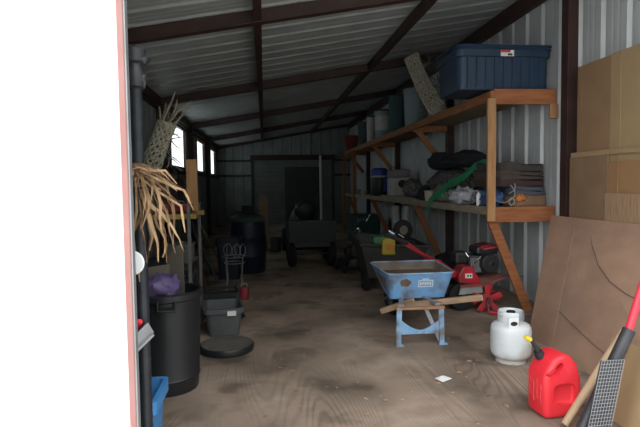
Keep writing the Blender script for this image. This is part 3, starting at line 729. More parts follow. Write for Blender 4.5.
# engine
eg = MB(); eg.box(2.26, 2.50, 5.52, 5.80, .40, .60); eg.v = [T(p) for p in eg.v]; en = eg.build('engine_block', M['darkmetal'], tl, bevel=.015)
mb = MB(); mb.cyl(T((2.47, 5.52, .52)), T((2.47, 5.42, .52)), .115, .10, 24); mb.build('recoil_starter', M['black'], en, bevel=.01)
mb = MB(); mb.cyl(T((2.48, 5.42, .52)), T((2.48, 5.405, .52)), .02, n=14); mb.build('starter_bolt', M['chrome'], en)
mb = MB(); mb.box(2.34, 2.60, 5.50, 5.76, .61, .70); mb.v = [T(p) for p in mb.v]; mb.build('fuel_tank', M['black'], en, bevel=.03)
mb = MB(); mb.prism([(2.38, .665), (2.58, .69), (2.58, .72), (2.50, .735), (2.38, .715)], 5.48, 5.70); mb.v = [T(p) for p in mb.v]; sd = mb.build('shroud', mat('dark_red_shroud', (.16, .015, .025), rough=.4), en, bevel=.01)
mb = MB(); mb.bar(T((2.41, 5.476, .675)), T((2.57, 5.476, .70)), .01, .016); mb.build('stripe', M['label_red'], sd)
mb = MB(); mb.box(2.12, 2.28, 5.56, 5.74, .50, .64); mb.v = [T(p) for p in mb.v]; mb.build('air_filter', M['black'], en, bevel=.03)
mb = MB()
for k in range(6): mb.box(2.27 + k * .02, 2.28 + k * .02, 5.48, 5.52, .42, .58)
mb.v = [T(p) for p in mb.v]; mb.build('cooling_fin', M['greymetal'], en)
mb = MB(); mb.tube([T((2.30, 5.47, .52)), T((2.32, 5.44, .56)), T((2.36, 5.44, .60))], .008, 6); mb.build('fuel_line', M['chrome'], en)
mb = MB(); mb.tube([T((2.24, 5.5, .58)), T((2.20, 5.46, .64)), T((2.22, 5.44, .60))], .007, 6); mb.build('throttle_rod', M['chrome'], en)
mb = MB(); mb.cyl(T((2.29, 5.47, .49)), T((2.29, 5.45, .49)), .02, n=12); mb.build('drain_plug', M['chrome'], en)
mb = MB(); mb.tube([T((2.62, 5.46, .36)), T((2.78, 5.42, .38)), T((2.84, 5.41, .36))], .008, 6); mb.build('control_rod', M['slate_tarp'], tl)
# tines: star shaped
def star(mb, c, R, r, w, axis, k=5, ph=0.):
    c = Vector(c); ax = Vector(axis).normalized(); u = Vector((0, 0, 1)); u = (u - ax * u.dot(ax)).normalized(); v = ax.cross(u)
    pts = []
    for i in range(k):
        for da, rr in ((-.35, r), (-.2, R * .92), (.12, R), (.35, r)):
            a = ph + 2 * PI * (i + da) / k; pts.append((rr * math.cos(a), rr * math.sin(a)))
    n_ = len(pts); vs = [c + ax * s_ * w / 2 + a * u + b * v for s_ in (-1, 1) for a, b in pts]
    fs = [tuple(range(n_))[::-1], tuple(range(n_, 2 * n_))] + [(i, (i + 1) % n_, n_ + (i + 1) % n_, n_ + i) for i in range(n_)]
    mb.add(vs, fs)
for k, (y, ph) in enumerate(((5.28, .0), (5.42, .5), (5.62, .2), (5.76, .7))):
    mb = MB(); star(mb, T((2.37 + .03 * k, y, .165)), .165, .06, .022, (.15, 1, 0), 5, ph); mb.build('tine', M['red_paint'], tl, bevel=.004)
mb = MB(); mb.cyl(T((2.36, 5.22, .165)), T((2.47, 5.82, .165)), .022, n=12); mb.build('tine_shaft', M['darkmetal'], tl)
mb = MB(); mb.bar(T((2.36, 5.24, .03)), T((2.46, 5.22, .02)), .05, .03); mb.bar(T((2.36, 5.24, .03)), T((2.36, 5.26, .15)), .035, .02); mb.build('skid_foot', M['red_paint'], tl, bevel=.008)
for s in (-1, 1):
    mb = MB(); wheel(mb, T((2.16, 5.66 + .18 * s, .16)), .16, .09, (0, 1, 0)); mb.build('tyre', M['black_rubber'], tl, smooth=50)

# ------------------------------------------------------------------ propane cylinder
t = thing('propane_cylinder', 'dusty white propane cylinder standing on the floor by the plywood', 'gas cylinder', (1.925, 3.86, 0), .0)
mb = MB(); mb.lathe([(.10, .028), (.128, .036), (.149, .062), (.155, .09), (.155, .25), (.151, .278), (.138, .298), (.11, .313), (.06, .322), (.001, .324)], n=40); mb.build('tank', M['propane'], t, smooth=60)
mb = MB(); mb.lathe([(.156, .165), (.1575, .17), (.156, .175)], n=40, cap=False); mb.build('weld_band', M['propane'], t, smooth=60)
mb = MB(); mb.lathe([(.115, 0), (.118, .045), (.112, .045), (.110, 0)], n=32); mb.build('foot_ring', M['dull_white'], t, smooth=40)
mb = MB(); a0, a1 = math.radians(-20), math.radians(-20 + 300)
mb.lathe([(.098, .305), (.101, .375), (.099, .398), (.094, .404), (.088, .398), (.090, .305)], n=40, a0=a0, a1=a1, cap=False)
co = mb.build('collar', M['propane'], t, smooth=50)
mb = MB(); mb.box(-.078, .004, -.125, -.105, .285, .372); tg = mb.build('sticker', M['white'], t, bevel=.006)
mb = MB(); mb.lathe([(.024, 0), (.024, .003)], n=24, sx=1.15, sy=.7); mb.build('sticker_oval', M['black'], tg, loc=(-.036, -.1245, .330), rot=(PI / 2, 0, 0))
mb = MB(); mb.cyl((0, 0, .325), (0, 0, .375), .018, n=12); mb.cyl((.0, 0, .37), (0.0, 0, .40), .034, n=12); va = mb.build('valve', M['black'], t)
mb = MB(); mb.cyl((-.092, -.04, .385), (-.118, -.045, .385), .011, n=10); mb.build('bolt', M['dull_white'], t)

# ------------------------------------------------------------------ gas can
def bake(o):
    """apply the modifiers of o to its mesh"""
    dg = bpy.context.evaluated_depsgraph_get(); me = bpy.data.meshes.new_from_object(o.evaluated_get(dg))
    o.modifiers.clear(); o.data = me
g = thing('gas_can', 'bright red plastic gas can with black spout in front of plywood', 'gas can', (1.745, 2.94, 0), math.radians(6)); g.scale = (1.04, 1.04, .95)
mb = MB()
prof = [(-.135, 0), (.130, 0), (.142, .12), (.140, .24), (.115, .325), (.07, .385), (.02, .408), (-.035, .405), (-.075, .375), (-.125, .30), (-.140, .26)]
mb.prism([(x * .88, z) for x, z in prof], -.092, .092); body = mb.build('body', M['gas_red'], bevel=.034, seg=4); bake(body)
def carve(poly, y0, y1):
    cm = MB(); cm.prism(poly, y0, y1); c_ = cm.build('cutter', M['gas_red'], bevel=.012, seg=3); bake(c_); cut(body, c_)
carve([(-.065, .10), (.062, .085), (.075, .12), (.075, .20), (.05, .225), (-.045, .225), (-.068, .20)], -.25, -.064)
carve([(-.115, .285), (-.06, .335), (-.02, .365), (.0, .345), (-.03, .29), (-.07, .265)], -.25, -.045)
body.parent = g
for p in body.data.polygons: p.use_smooth = True
body.data.set_sharp_from_angle(angle=math.radians(40))
mb = MB(); mb.prism([(-.09, .292), (-.04, .338), (-.022, .334), (-.06, .288)], -.0465, -.042); tag(mb.build('sticker', mat('pink_sticker', (.62, .25, .25), rough=.7), g), 'pale scuffed sticker in the recess')
mb = MB()
for k in range(4):
    y0 = -.055 + k * .034
    z0 = .09 + .025 * (k % 2)
    mb.tube([(-.1205, y0, z0), (-.1212, y0 + .008, z0 + .05), (-.122, y0, z0 + .09), (-.1225, y0 + .006, z0 + .125)], .0022, 5)
tag(mb.build('scuff', M['gas_mark'], g), 'pale scuffs on the narrow side')
mb = MB(); mb.cyl((-.066, .03, .36), (-.088, .03, .40), .032, .026, 18); mb.build('collar_nut', M['black'], g, smooth=40)
mb = MB(); mb.tube([(-.082, .03, .385), (-.10, .03, .43), (-.125, .03, .465), (-.145, .03, .482)], [.016, .013, .011, .011], 12); mb.build('spout', M['black'], g, smooth=50)
mb = MB(); mb.tube([(-.138, .03, .477), (-.17, .03, .50)], [.016, .014], 14); mb.build('spout_cap', M['yellow'], g, smooth=40)

# ------------------------------------------------------------------ plywood, cardboard and tools on the right
def slab(name, label, cat, corners, th, m, group=None, bevel=.002):
    """sheet with true thickness from four 3-D corners"""
    c = [Vector(p) for p in corners]; nn = (c[1] - c[0]).cross(c[3] - c[0]).normalized() * th
    if nn.x < 0: nn = -nn
    o = sum(c, Vector()) / 4; o.z = min(p.z for p in c)
    mb = MB(); mb.add([p - o for p in c] + [p + nn - o for p in c], [(0, 1, 2, 3), (7, 6, 5, 4)] + [(i, (i + 1) % 4, 4 + (i + 1) % 4, 4 + i) for i in range(4)])
    return tag(mb.build(name, m, loc=o, bevel=bevel), label, cat, group)
slab('plywood_sheet', 'narrow stained plywood piece leaning at the foot of the lumber brace', 'plywood', [(2.41, 4.49, 0), (2.385, 4.062, 0), (2.935, 4.602, 1.07), (2.935, 5.03, 1.075)], .016, M['plywood'])
slab('plywood_sheet', 'wide stained plywood sheet leaning on the cardboard behind the red gas can', 'plywood', [(2.385, 4.055, 0), (2.28, 2.5, 0), (2.935, 3.0, 1.075), (2.935, 4.595, 1.07)], .016, M['plywood'])
CA = [('lower brown cardboard panel standing between steel column and the streaky panel', 4.77, 4.212, 0.02, 1.665, 2.975, 'card_dark'),
      ('tall cardboard panel against the wall next to the steel column', 4.70, 4.23, .02, 2.52, 3.0, 'card'),
      ('tallest pale cardboard panel at the right edge against the wall', 4.222, 3.3, .02, 2.525, 3.0, 'card_tan'),
      ('orange cardboard panel in front of the tall pale one', 4.205, 3.3, .02, 1.60, 2.978, 'card_orange')]
for lb, y0, y1, z0, z1, x, m in CA:
    mb = MB(); mb.box(-.006, .006, 0, y0 - y1, 0, z1 - z0)
    mb.box(-.009, -.006, (y0 - y1) * .86, (y0 - y1) * .87, 0, z1 - z0)
    tag(mb.build('cardboard_sheet', M[m], loc=(x, y1, z0 - .02)), lb, 'cardboard', 'flattened cardboard against the right wall')
mb = MB(); mb.box(-.004, .004, -.48, .48, 0, .045)
tag(mb.build('cardboard_strip', M['card_tan'], loc=(2.975, 4.28, 1.6455), bevel=.001), 'long tan cardboard strip across the tops of the lower panels', 'cardboard')
mb = MB(); mb.box(-.005, .005, 0, .9, 0, 1.31)
tag(mb.build('fibreboard_sheet', M['osb'], loc=(2.961, 3.32, 0), bevel=.001), 'short streaky fibre panel in front of the orange cardboard', 'panel')
for lb, ps in (('thin dark string curving down from the plywood top edge', ((2.924, 4.373, 1.029), (2.826, 4.195, .862), (2.741, 3.985, .721), (2.677, 3.742, .627), (2.638, 3.51, .583), (2.612, 3.284, .561))),
               ('thin dark string crossing the lower plywood toward the tools', ((2.578, 4.574, .321), (2.556, 4.349, .308), (2.518, 4.083, .268), (2.475, 3.806, .221), (2.442, 3.581, .187), (2.42, 3.39, .168)))):
    o = Vector(ps[-1]); mb = MB(); mb.tube([Vector(p) - o for p in ps], .0035, 6); tag(mb.build('string', M['cord'], smooth=60, loc=o), lb, 'string')
# long handled tool, wooden pole, mesh screen
def along(a, b, t_): return Vector(a) + (Vector(b) - Vector(a)) * t_
A, B, E_ = Vector((1.69, 2.59, .03)), Vector((2.038, 2.68, .574)), Vector((2.50, 2.86, 1.62))
t = thing('long_handled_tool', 'red and charcoal long-handled tool leaning at the right edge', 'tool', A)
mb = MB(); mb.tube([Vector(), (B - A) * .5, B - A], .034, 14); mb.build('socket', M['darkmetal'], t, smooth=50)
mb = MB(); mb.tube([(B - A) * .985, B - A + (E_ - B) * .3, E_ - A], [.021, .020, .019], 14); mb.build('handle', M['red_handle'], t, smooth=50)
A2, B2 = Vector((1.692, 2.735, .02)), Vector((2.10, 2.83, .50))
mb = MB(); mb.tube([Vector(), along(A2, B2, .5) - A2, along(A2, B2, 1.04) - A2], [.021, .022, .021], 12)
tag(mb.build('wooden_pole', mat('bare_pole', (.40, .28, .175), (.32, .21, .125), 5, .7), smooth=50, loc=A2), 'bare wooden pole slanting just left of the charcoal tool', 'pole')
t = thing('mesh_screen', 'dark metal screen with pale square mesh at lower right', 'screen', (1.84, 2.66, 0))
a, b = Vector((1.735, 2.52, .012)), Vector((1.872, 2.585, .44)); up = (b - a); sd = Vector((.155, .03, -.012))
def sc(u, v): return a + sd * u + up * v - Vector((1.9, 2.66, 0))
mb = MB()
for i in range(9): mb.tube([sc(i / 8, 0) , sc(i / 8, 1)], .0016, 4)
for i in range(24): mb.tube([sc(0, i / 23), sc(1, i / 23)], .0016, 4)
mb.build('mesh', mat('pale_wire', (.25, .25, .26), rough=.5), t)
mb = MB(); nn = sd.cross(up).normalized(); nn = nn if nn.y > 0 else -nn
q = [sc(0, 0), sc(1, 0), sc(1, 1), sc(0, 1)]; mb.add([p + nn * .006 for p in q] + [p + nn * .012 for p in q], [(0, 1, 2, 3), (7, 6, 5, 4)] + [(i, (i + 1) % 4, 4 + (i + 1) % 4, 4 + i) for i in range(4)]); mb.build('backing', M['darkmetal'], t)
mb = MB(); mb.box(-.006, .006, -.45, .0, 0, .46)
o = tag(mb.build('cardboard_flap', M['card_tan'], loc=(2.03, 3.0, 0), rot=(0, .32, 0)), 'tan cardboard piece low at the right edge behind the mesh screen', 'cardboard')

# ------------------------------------------------------------------ left side, near the opening
PX, PY = -.570, 2.44
t = thing('standing_pipe', 'tall black ridged pipe standing just inside the white jamb', 'pipe', (PX, PY, 0))
mb = MB(); pr = [(.030, 0), (.030, .15)]
z = .15
while z < 1.02:
    pr += [(.030, z), (.0312, z + .008), (.0312, z + .022), (.030, z + .03)]; z += .045
pr += [(.030, 1.05), (.029, 2.0), (.001, 2.0)]
mb.lathe(pr, n=20); mb.build('pipe', M['black_pipe'], t, smooth=45)
mb = MB(); mb.lathe([(.03, 1.86), (.043, 1.87), (.046, 1.93), (.036, 1.95), (.036, 1.97), (.052, 1.98), (.050, 2.035), (.03, 2.05), (.001, 2.05)], n=18); mb.build('coupling', M['black'], t, smooth=45)
mb = MB(); mb.blob((.03, 0, 1.99), (.035, .03, .025), .3, 4, 2, 14, 8); mb.blob((.022, .0, 1.90), (.03, .03, .04), .4, 4, 5, 14, 8); mb.build('clamp', M['darkmetal'], t, smooth=60)
# bundle of dry leaves on the pipe
t = thing('dry_leaf_bundle', 'shaggy bundle of dry brown leaves tied to the black pipe', 'dried plant', (PX, PY, 1.46))
mb = MB(); mb.tube([(-.04, 0, .03), (0, 0, .035), (.05, -.02, .02)], [.035, .045, .03], 10); mb.tube([(.04 * math.cos(a), .04 * math.sin(a), .0) for a in [2 * PI * k / 14 for k in range(14)]], .006, 5, closed=True); mb.build('tie', M['straw_dark'], t, smooth=50)
def leaf(mb, p, v, n_, w, droop, wob):
    P_ = [Vector(p)]; v = Vector(v)
    for q in range(n_):
        v = v + Vector((rnd.uniform(-wob, wob), rnd.uniform(-wob, wob), -droop + rnd.uniform(-wob, wob)))
        v = v.normalized() * .032; P_.append(P_[-1] + v)
    tw = rnd.uniform(0, PI); vs = []; fs = []
    for i, p_ in enumerate(P_):
        d_ = (P_[min(i + 1, n_)] - P_[max(i - 1, 0)]).normalized(); s_ = Vector((math.cos(tw + i * .12), math.sin(tw + i * .12) * .6, .25))
        s_ = (s_ - d_ * s_.dot(d_)).normalized(); nn_ = d_.cross(s_)
        ww = w * (.5 + math.sin(PI * min(.95, i / n_ + .12)))
        vs += [p_ - s_ * ww * .5, p_ + nn_ * ww * .22, p_ + s_ * ww * .5, p_ + nn_ * ww * .12]
    for i in range(n_):
        for j in range(4): fs.append((4 * i + j, 4 * i + (j + 1) % 4, 4 * i + 4 + (j + 1) % 4, 4 * i + 4 + j))
    mb.add(vs, fs)
lf = MB(); ld = MB()
for k in range(84):
    p = (rnd.uniform(-.045, .045), rnd.uniform(-.07, .03), rnd.uniform(-.01, .06))
    if k < 24:   # hang down
        v = (rnd.uniform(-.02, .09), rnd.uniform(-.05, .03), rnd.uniform(-.06, .01)); leaf(lf if k % 3 == 0 else ld, p, v, rnd.randint(6, 13), rnd.uniform(.003, .010), .012, .011)
    elif k < 44:  # sweep to the right
        v = (.10, rnd.uniform(-.04, .03), rnd.uniform(-.06, .0)); leaf(lf if k % 2 else ld, p, v, rnd.randint(3, 6), rnd.uniform(.003, .006), .005, .010)
    else:        # mat at the top
        v = (rnd.uniform(-.08, .1), rnd.uniform(-.05, .03), rnd.uniform(-.02, .04)); leaf(ld if k % 4 else lf, p, v, rnd.randint(2, 4), rnd.uniform(.003, .007), .02, .018)
for k in range(5):
    leaf(lf, (rnd.uniform(.02, .08), -.05, -.05), (rnd.uniform(-.01, .05), 0, -.08), 11, .013, .004, .014)
for pts in ([(.02, -.05, .03), (.10, -.05, -.01), (.17, -.05, -.045), (.21, -.05, -.06), (.225, -.05, -.09), (.25, -.05, -.15)],
            [(.02, -.05, .0), (.09, -.05, -.06), (.15, -.05, -.10), (.195, -.05, -.13), (.20, -.05, -.18), (.21, -.05, -.25)],
            [(.0, -.05, .05), (.06, -.05, .03), (.13, -.05, .03), (.18, -.05, -.03)],
            [(.03, -.05, 0), (.06, -.05, -.10), (.05, -.05, -.2), (.065, -.05, -.27), (.05, -.05, -.33)],
            [(.0, -.05, 0), (-.0, -.05, -.15), (-.02, -.05, -.25), (-.015, -.05, -.33), (.0, -.05, -.42), (.003, -.05, -.47)]):
    lf.tube(pts, [.004] + [.006] * (len(pts) - 2) + [.002], 5, flat=.4)
tag(lf.build('pale_leaves', M['straw'], t, smooth=60), kind='stuff'); tag(ld.build('brown_leaves', M['straw_dark'], t, smooth=60), kind='stuff')
mb = MB(); mb.lathe([(.001, -.004), (.05, -.004), (.055, 0), (.05, .006), (.001, .006)], n=28)
tag(mb.build('white_disc', M['white'], smooth=40, loc=(-.585, 2.335, 1.085), rot=(PI / 2, 0, 0)), 'white round disc half hidden behind the jamb', 'disc')
t = thing('metal_bracket', 'small grey metal bracket at the jamb below the leaves', 'bracket', (-.6, 2.36, .72))
mb = MB(); mb.bar((-.03, -.09, -.03), (.075, .03, .06), .012, .06); mb.bar((-.03, -.09, -.06), (.075, .03, .03), .05, .012); mb.build('channel', M['greymetal'], t, bevel=.003)
mb = MB(); mb.tube([(-.62, 2.40, .76), (-.585, 2.385, .80), (-.565, 2.37, .815)], [.018, .022, .012], 12)
tag(mb.build('red_grip', M['gas_red'], smooth=50), 'small red grip lying on the grey bracket', 'grip')
t = thing('blue_bin', 'bright blue plastic bin at lower left behind the pipe', 'bin', (-.76, 2.68, 0))
mb = MB(); tub(mb, .42, .33, .38, .03, rad=.03); mb.build('body', M['bin_blue'], t, smooth=40)

# trash can with its load
t = thing('trash_can', 'large black round trash can by the left rack', 'trash can', (-.70, 3.70, 0))
mb = MB(); mb.lathe([(.205, 0), (.21, .02), (.214, .09), (.222, .10), (.216, .11), (.236, .64), (.25, .65), (.252, .69), (.236, .70), (.228, .69), (.2, .02), (.001, .02)], n=44); mb.build('body', M['bin_black'], t, smooth=35)
for a in (-80, 100):
    mb = MB(); ca, sa = math.cos(math.radians(a)), math.sin(math.radians(a))
    q = [Vector((.25 * ca - s * .055 * sa, .25 * sa + s * .055 * ca, z)) + Vector((ca, sa, 0)) * o_ for s, z, o_ in ((-1, .655, -.01), (-1, .60, .02), (1, .60, .02), (1, .655, -.01))]
    mb.tube(q, .012, 8); mb.build('handle', M['bin_black'], t, smooth=50)
mb = MB(); mb.blob((0, 0, .33), (.11, .10, .34), .13, 2.5, 3, 24, 18, flatz=-.3); mb.blob((.0, .0, .71), (.125, .105, .10), .45, 3.5, 6, 24, 14)
tag(mb.build('purple_sack', M['purple'], smooth=75, loc=(-.715, 3.645, .0)), 'purple crinkled sack sticking out of the black trash can', 'sack')
slab('cardboard_piece', 'grey-brown slanted cardboard standing in trash can', 'cardboard', [(-.72, 3.86, .05), (-.58, 3.80, .05), (-.60, 3.84, 1.02), (-.72, 3.88, .90)], .006, M['card_grey'])
slab('cardboard_piece', 'wide low cardboard standing at the back of trash can', 'cardboard', [(-.86, 3.74, .05), (-.74, 3.86, .05), (-.70, 3.86, .85), (-.90, 3.76, .84)], .006, M['card_grey'])
# lid and grey tub on the floor
t = thing('round_cover', 'dusty round black lid lying flat in front of the grey tub', 'lid', (-.345, 4.46, 0))
mb = MB(); mb.lathe([(.215, 0), (.23, .01), (.232, .05), (.226, .06), (.216, .06)], n=40, cap=False); mb.build('rim', M['bin_black'], t, smooth=40)
mb = MB(); mb.lathe([(.216, .06), (.20, .057), (.05, .066), (.001, .068)], n=40); mb.build('top', M['grey_lid'], t, smooth=40)
t = thing('grey_tub', 'grey oblong tub with a white sticker behind the round lid', 'tub', (-.42, 5.05, 0), .12)
mb = MB(); tub(mb, .36, .44, .27, .04, rad=.06); mb.build('body', M['grey_tub'], t, smooth=40)
mb = MB(); mb.box(.03, .11, -.238, -.234, .205, .25); mb.build('sticker', M['label_white'], t)
def crate(name, label, loc_, L, W, H, m, rz=0, group=None):
    t = thing(name, label, 'crate', loc_, rz, group); mb = MB()
    for s in (-1, 1):
        for k in range(4):
            z0 = .02 + k * (H - .03) / 4 + .01
            mb.box(-L / 2, L / 2, s * W / 2 - .006, s * W / 2 + .006, z0, z0 + (H - .03) / 4 - .02)
            mb.box(s * L / 2 - .006, s * L / 2 + .006, -W / 2, W / 2, z0, z0 + (H - .03) / 4 - .02)
        for s2 in (-1, 1): mb.box(s * L / 2 - .012, s * L / 2 + .012, s2 * W / 2 - .012, s2 * W / 2 + .012, 0, H)
    mb.build('sides', m, t); mb = MB(); mb.box(-L / 2, L / 2, -W / 2, W / 2, 0, .015); mb.build('bottom', m, t)
    return t
crate('slatted_crate', 'black slatted crate on the floor behind the grey tub', (-.52, 5.85, 0), .4, .45, .27, M['black'], .1)
t = thing('red_can', 'small dark red can on the floor right of the black crate', 'can', (-.27, 6.45, 0))
mb = MB(); mb.lathe([(.06, 0), (.062, .005), (.062, .15), (.055, .16), (.001, .16)], n=20); mb.build('body', mat('dull_red', (.26, .03, .04), rough=.5), t, smooth=40)
mb = MB(); mb.tube([(-.04, 0, .16), (-.03, 0, .2), (.03, 0, .2), (.04, 0, .16)], .006, 6); mb.build('handle', M['dull_white'], t)
mb = MB(); mb.blob((0, 0, .04), (.12, .1, .05), .4, 3, 41, flatz=-.04)
tag(mb.build('dark_rag', M['dark_cloth'], smooth=70, loc=(-.36, 5.52, 0)), 'dark crumpled rag on the floor beside the grey tub', 'rag')
t = thing('wire_plant_stand', 'thin grey wire stand with looped top on the left side', 'stand', (-.40, 6.75, 0))
mb = MB(); mb.tube([(.15 * math.cos(a), .15 * math.sin(a), .5) for a in [2 * PI * k / 24 for k in range(24)]], .006, 5, closed=True)
mb.tube([(.13 * math.cos(a), .13 * math.sin(a), .42) for a in [2 * PI * k / 24 for k in range(24)]], .005, 5, closed=True); mb.build('ring', M['greymetal'], t)
for k in range(4):
    a = PI / 4 + PI / 2 * k; c_, s_ = math.cos(a), math.sin(a)
    mb = MB(); mb.tube([(.15 * c_, .15 * s_, .5), (.13 * c_, .13 * s_, .2), (.16 * c_, .16 * s_, 0.004)], .007, 5); mb.build('leg', M['greymetal'], t)
for k in range(5):
    mb = MB(); a = 2 * PI * k / 5
    mb.tube([(.11 * math.cos(a) + .055 * math.cos(b) * math.cos(a + 1), .11 * math.sin(a) + .055 * math.cos(b) * math.sin(a + 1), .58 + .08 * math.sin(b)) for b in [2 * PI * q / 14 for q in range(14)]], .005, 5, closed=True); mb.build('loop', M['greymetal'], t)

# left rack
RX0, RX1, RY0, RY1 = -1.5, -.66, 4.62, 5.36
RACKM = mat('dull_rack_metal', (.09, .09, .092), (.13, .13, .13), 6, .6, .2)
rk = thing('storage_rack', 'thin grey metal rack against the left wall with a yellowish top plank', 'rack', (RX0, RY0, 0))
for x in (RX0, RX1):
    for y in (RY0, RY1):
        mb = MB(); mb.box(x - RX0 - .014, x - RX0 + .014, y - RY0 - .014, y - RY0 + .014, 0, 1.25); mb.build('post', RACKM, rk)
for z, m in ((.3, 'darkmetal'), (.70, 'darkmetal')):
    mb = MB(); mb.box(.015, RX1 - RX0 - .015, .0, RY1 - RY0, z - .02, z); mb.build('shelf', M[m], rk)
mb = MB(); mb.box(-.02, RX1 - RX0 + .06, .62, .70, 1.13, 1.175); mb.box(-.02, RX1 - RX0 + .06, .0, .1, 1.13, 1.175)
mb.box(0.02, RX1 - RX0 - .02, .1, .62, 1.14, 1.165); tag(mb.build('top_plank', mat('yellow_plank', (.30, .21, .05), (.22, .14, .04), 5, .7), rk, bevel=.003), 'yellowish top plank')
t = thing('toolbox', 'flat dark red box on the yellowish rack plank', 'box', (-.82, 5.05, 1.176))
mb = MB(); mb.box(-.13, .13, -.12, .12, 0, .07); mb.build('body', mat('deep_red', (.19, .025, .025), rough=.5), t, bevel=.008)
mb = MB(); mb.tube([(-.06, 0, .07), (-.05, 0, .1), (.05, 0, .1), (.06, 0, .07)], .006, 6); mb.build('handle', M['greymetal'], t)
t = thing('carton', 'pale grey carton on the middle shelf of left rack', 'box', (-.80, 5.0, .701))
mb = MB(); mb.box(-.11, .11, -.14, .14, 0, .15); mb.build('body', M['card_grey'], t, bevel=.003)
mb = MB(); mb.box(-.118, .118, -.148, .148, .15, .18); mb.build('lid', M['grey_tub'], t, bevel=.003)
crate('slatted_crate', 'black slatted crate on the lowest shelf of left rack', (-.86, 5.0, .301), .34, .5, .3, M['black'])

# wall shelf with cactus skeleton in front of the first window
ws = thing('wall_shelf', 'dark plank shelf fixed high on the left wall under the cactus', 'shelf', (XL, 4.35, 1.52))
mb = MB(); mb.box(.006, .86, -.15, .52, -.035, 0); mb.build('board', mat('dark_plank', (.05, .035, .025), (.08, .055, .04), 5, .8, stretch=(1, 6, 6)), ws, bevel=.004)
for y in (-.08, .42):
    mb = MB(); mb.bar((.02, y, -.05), (.82, y, -.05), .03, .028); mb.bar((.02, y, -.52), (.78, y, -.06), .03, .028); mb.bar((.02, y, -.04), (.02, y, -.55), .03, .03, (0, 1, 0)); mb.build('bracket', M['darkmetal'], ws)
t = thing('cactus_skeleton', 'grey holey dry cactus trunk with twigs in front of the left window', 'dried plant', (-.955, 4.58, 1.522))
mb = MB(); cholla(mb, (-.03, 0, .02), (.14, -.02, .43), .074, 9, 13, .012, .5, 0); mb.build('trunk', M['cholla'], t, smooth=60)
mb = MB(); mb.tube([(-.03, 0, .005), (.055, -.01, .2), (.14, -.02, .42)], [.052, .05, .05], 12); mb.build('core', M['cholla_dark'], t, smooth=50)
mb = MB()
for dx, dz, ln in ((-.12, 1, .2), (-.05, 1, .23), (.05, 1, .22), (.3, 1.0, .40), (.55, .7, .32), (.7, .6, .40), (.35, .9, .30), (.6, .3, .18), (.1, .9, .16), (.5, .6, .42)):
    p = Vector((.12 + rnd.uniform(-.05, .05), -.02 + rnd.uniform(-.03, .03), .40)); v = Vector((dx, rnd.uniform(-.2, .2), dz)).normalized() * ln * .75 / 4; pts = [p]
    for q in range(4): v = v + Vector((rnd.uniform(-.014, .014), rnd.uniform(-.01, .01), rnd.uniform(-.012, .012))); p = p + v; pts.append(p)
    mb.tube(pts, [.013, .010, .011, .008, .004], 6)
mb.build('twig', M['twig'], t, smooth=50)
mb = MB()
for k in range(14):
    p = Vector((.13 + rnd.uniform(-.02, .05), rnd.uniform(-.04, .02), rnd.uniform(.05, .42))); pts = [p]; v = Vector((rnd.uniform(.2, 1), rnd.uniform(-.3, .3), rnd.uniform(-.6, .6))).normalized() * .03
    for q in range(3): v += Vector((rnd.uniform(-.015, .015), 0, rnd.uniform(-.015, .015))); p = p + v; pts.append(p)
    mb.tube(pts, [.006, .005, .004, .002], 4)
tag(mb.build('loose_fibres', M['twig'], t), kind='stuff')
mb = MB(); mb.blob((0, 0, .05), (.14, .12, .055), .35, 3, 51, flatz=-.05)
tag(mb.build('dark_cloth', M['dark_cloth'], smooth=70, loc=(-1.32, 4.5, 1.522)), 'dark cloth heap on the wall shelf left of the cactus', 'cloth')

# boards and handles leaning on the left wall
def lean(name, label, cat, a, b, w, h, m, group=None):
    a, b = Vector(a), Vector(b); mb = MB(); mb.bar(Vector(), b - a, w, h, (0, 1, 0)); return tag(mb.build(name, m, loc=a, bevel=.003), label, cat, group)
lean('pine_board', 'pale pine board standing on end on the rack plank below the windows', 'board', (-.70, 5.20, 1.1765), (-.705, 5.20, 1.68), .105, .038, M['pine'])
lean('dark_board', 'dark narrow board leaning toward left wall behind the pine board', 'board', (-.78, 7.0, 0), (-1.40, 7.3, 1.95), .05, .09, M['red_iron'], 'dark boards on the left')
lean('dark_board', 'dark board leaning by the left wall beneath the second window', 'board', (-.88, 8.3, 0), (-1.5, 8.9, 1.75), .05, .10, M['navy_panel'], 'dark boards on the left')
for q, (a, b, lb) in enumerate((((-.68, 7.5, 0), (-1.20, 7.75, 1.18), 'dark shovel leaning head-up near the pine board'), ((-.75, 9.1, 0), (-1.42, 9.3, 1.35), 'dark shovel leaning head-up farther along the left wall'))):
    a, b = Vector(a), Vector(b); t = thing('shovel', lb, 'shovel', a, 0, 'shovels on the left')
    mb = MB(); mb.tube([Vector(), b - a], .018, 8); mb.build('handle', M['wornwood'] if q else M['darkmetal'], t, smooth=50)
    mb = MB(); d_ = (b - a).normalized(); mb.tube([b - a - d_ * .05, b - a + d_ * .02, b - a + d_ * .16, b - a + d_ * .25], [.022, .09, .10, .02], 12, flat=.2); mb.build('blade', M['darkmetal'], t, smooth=50)

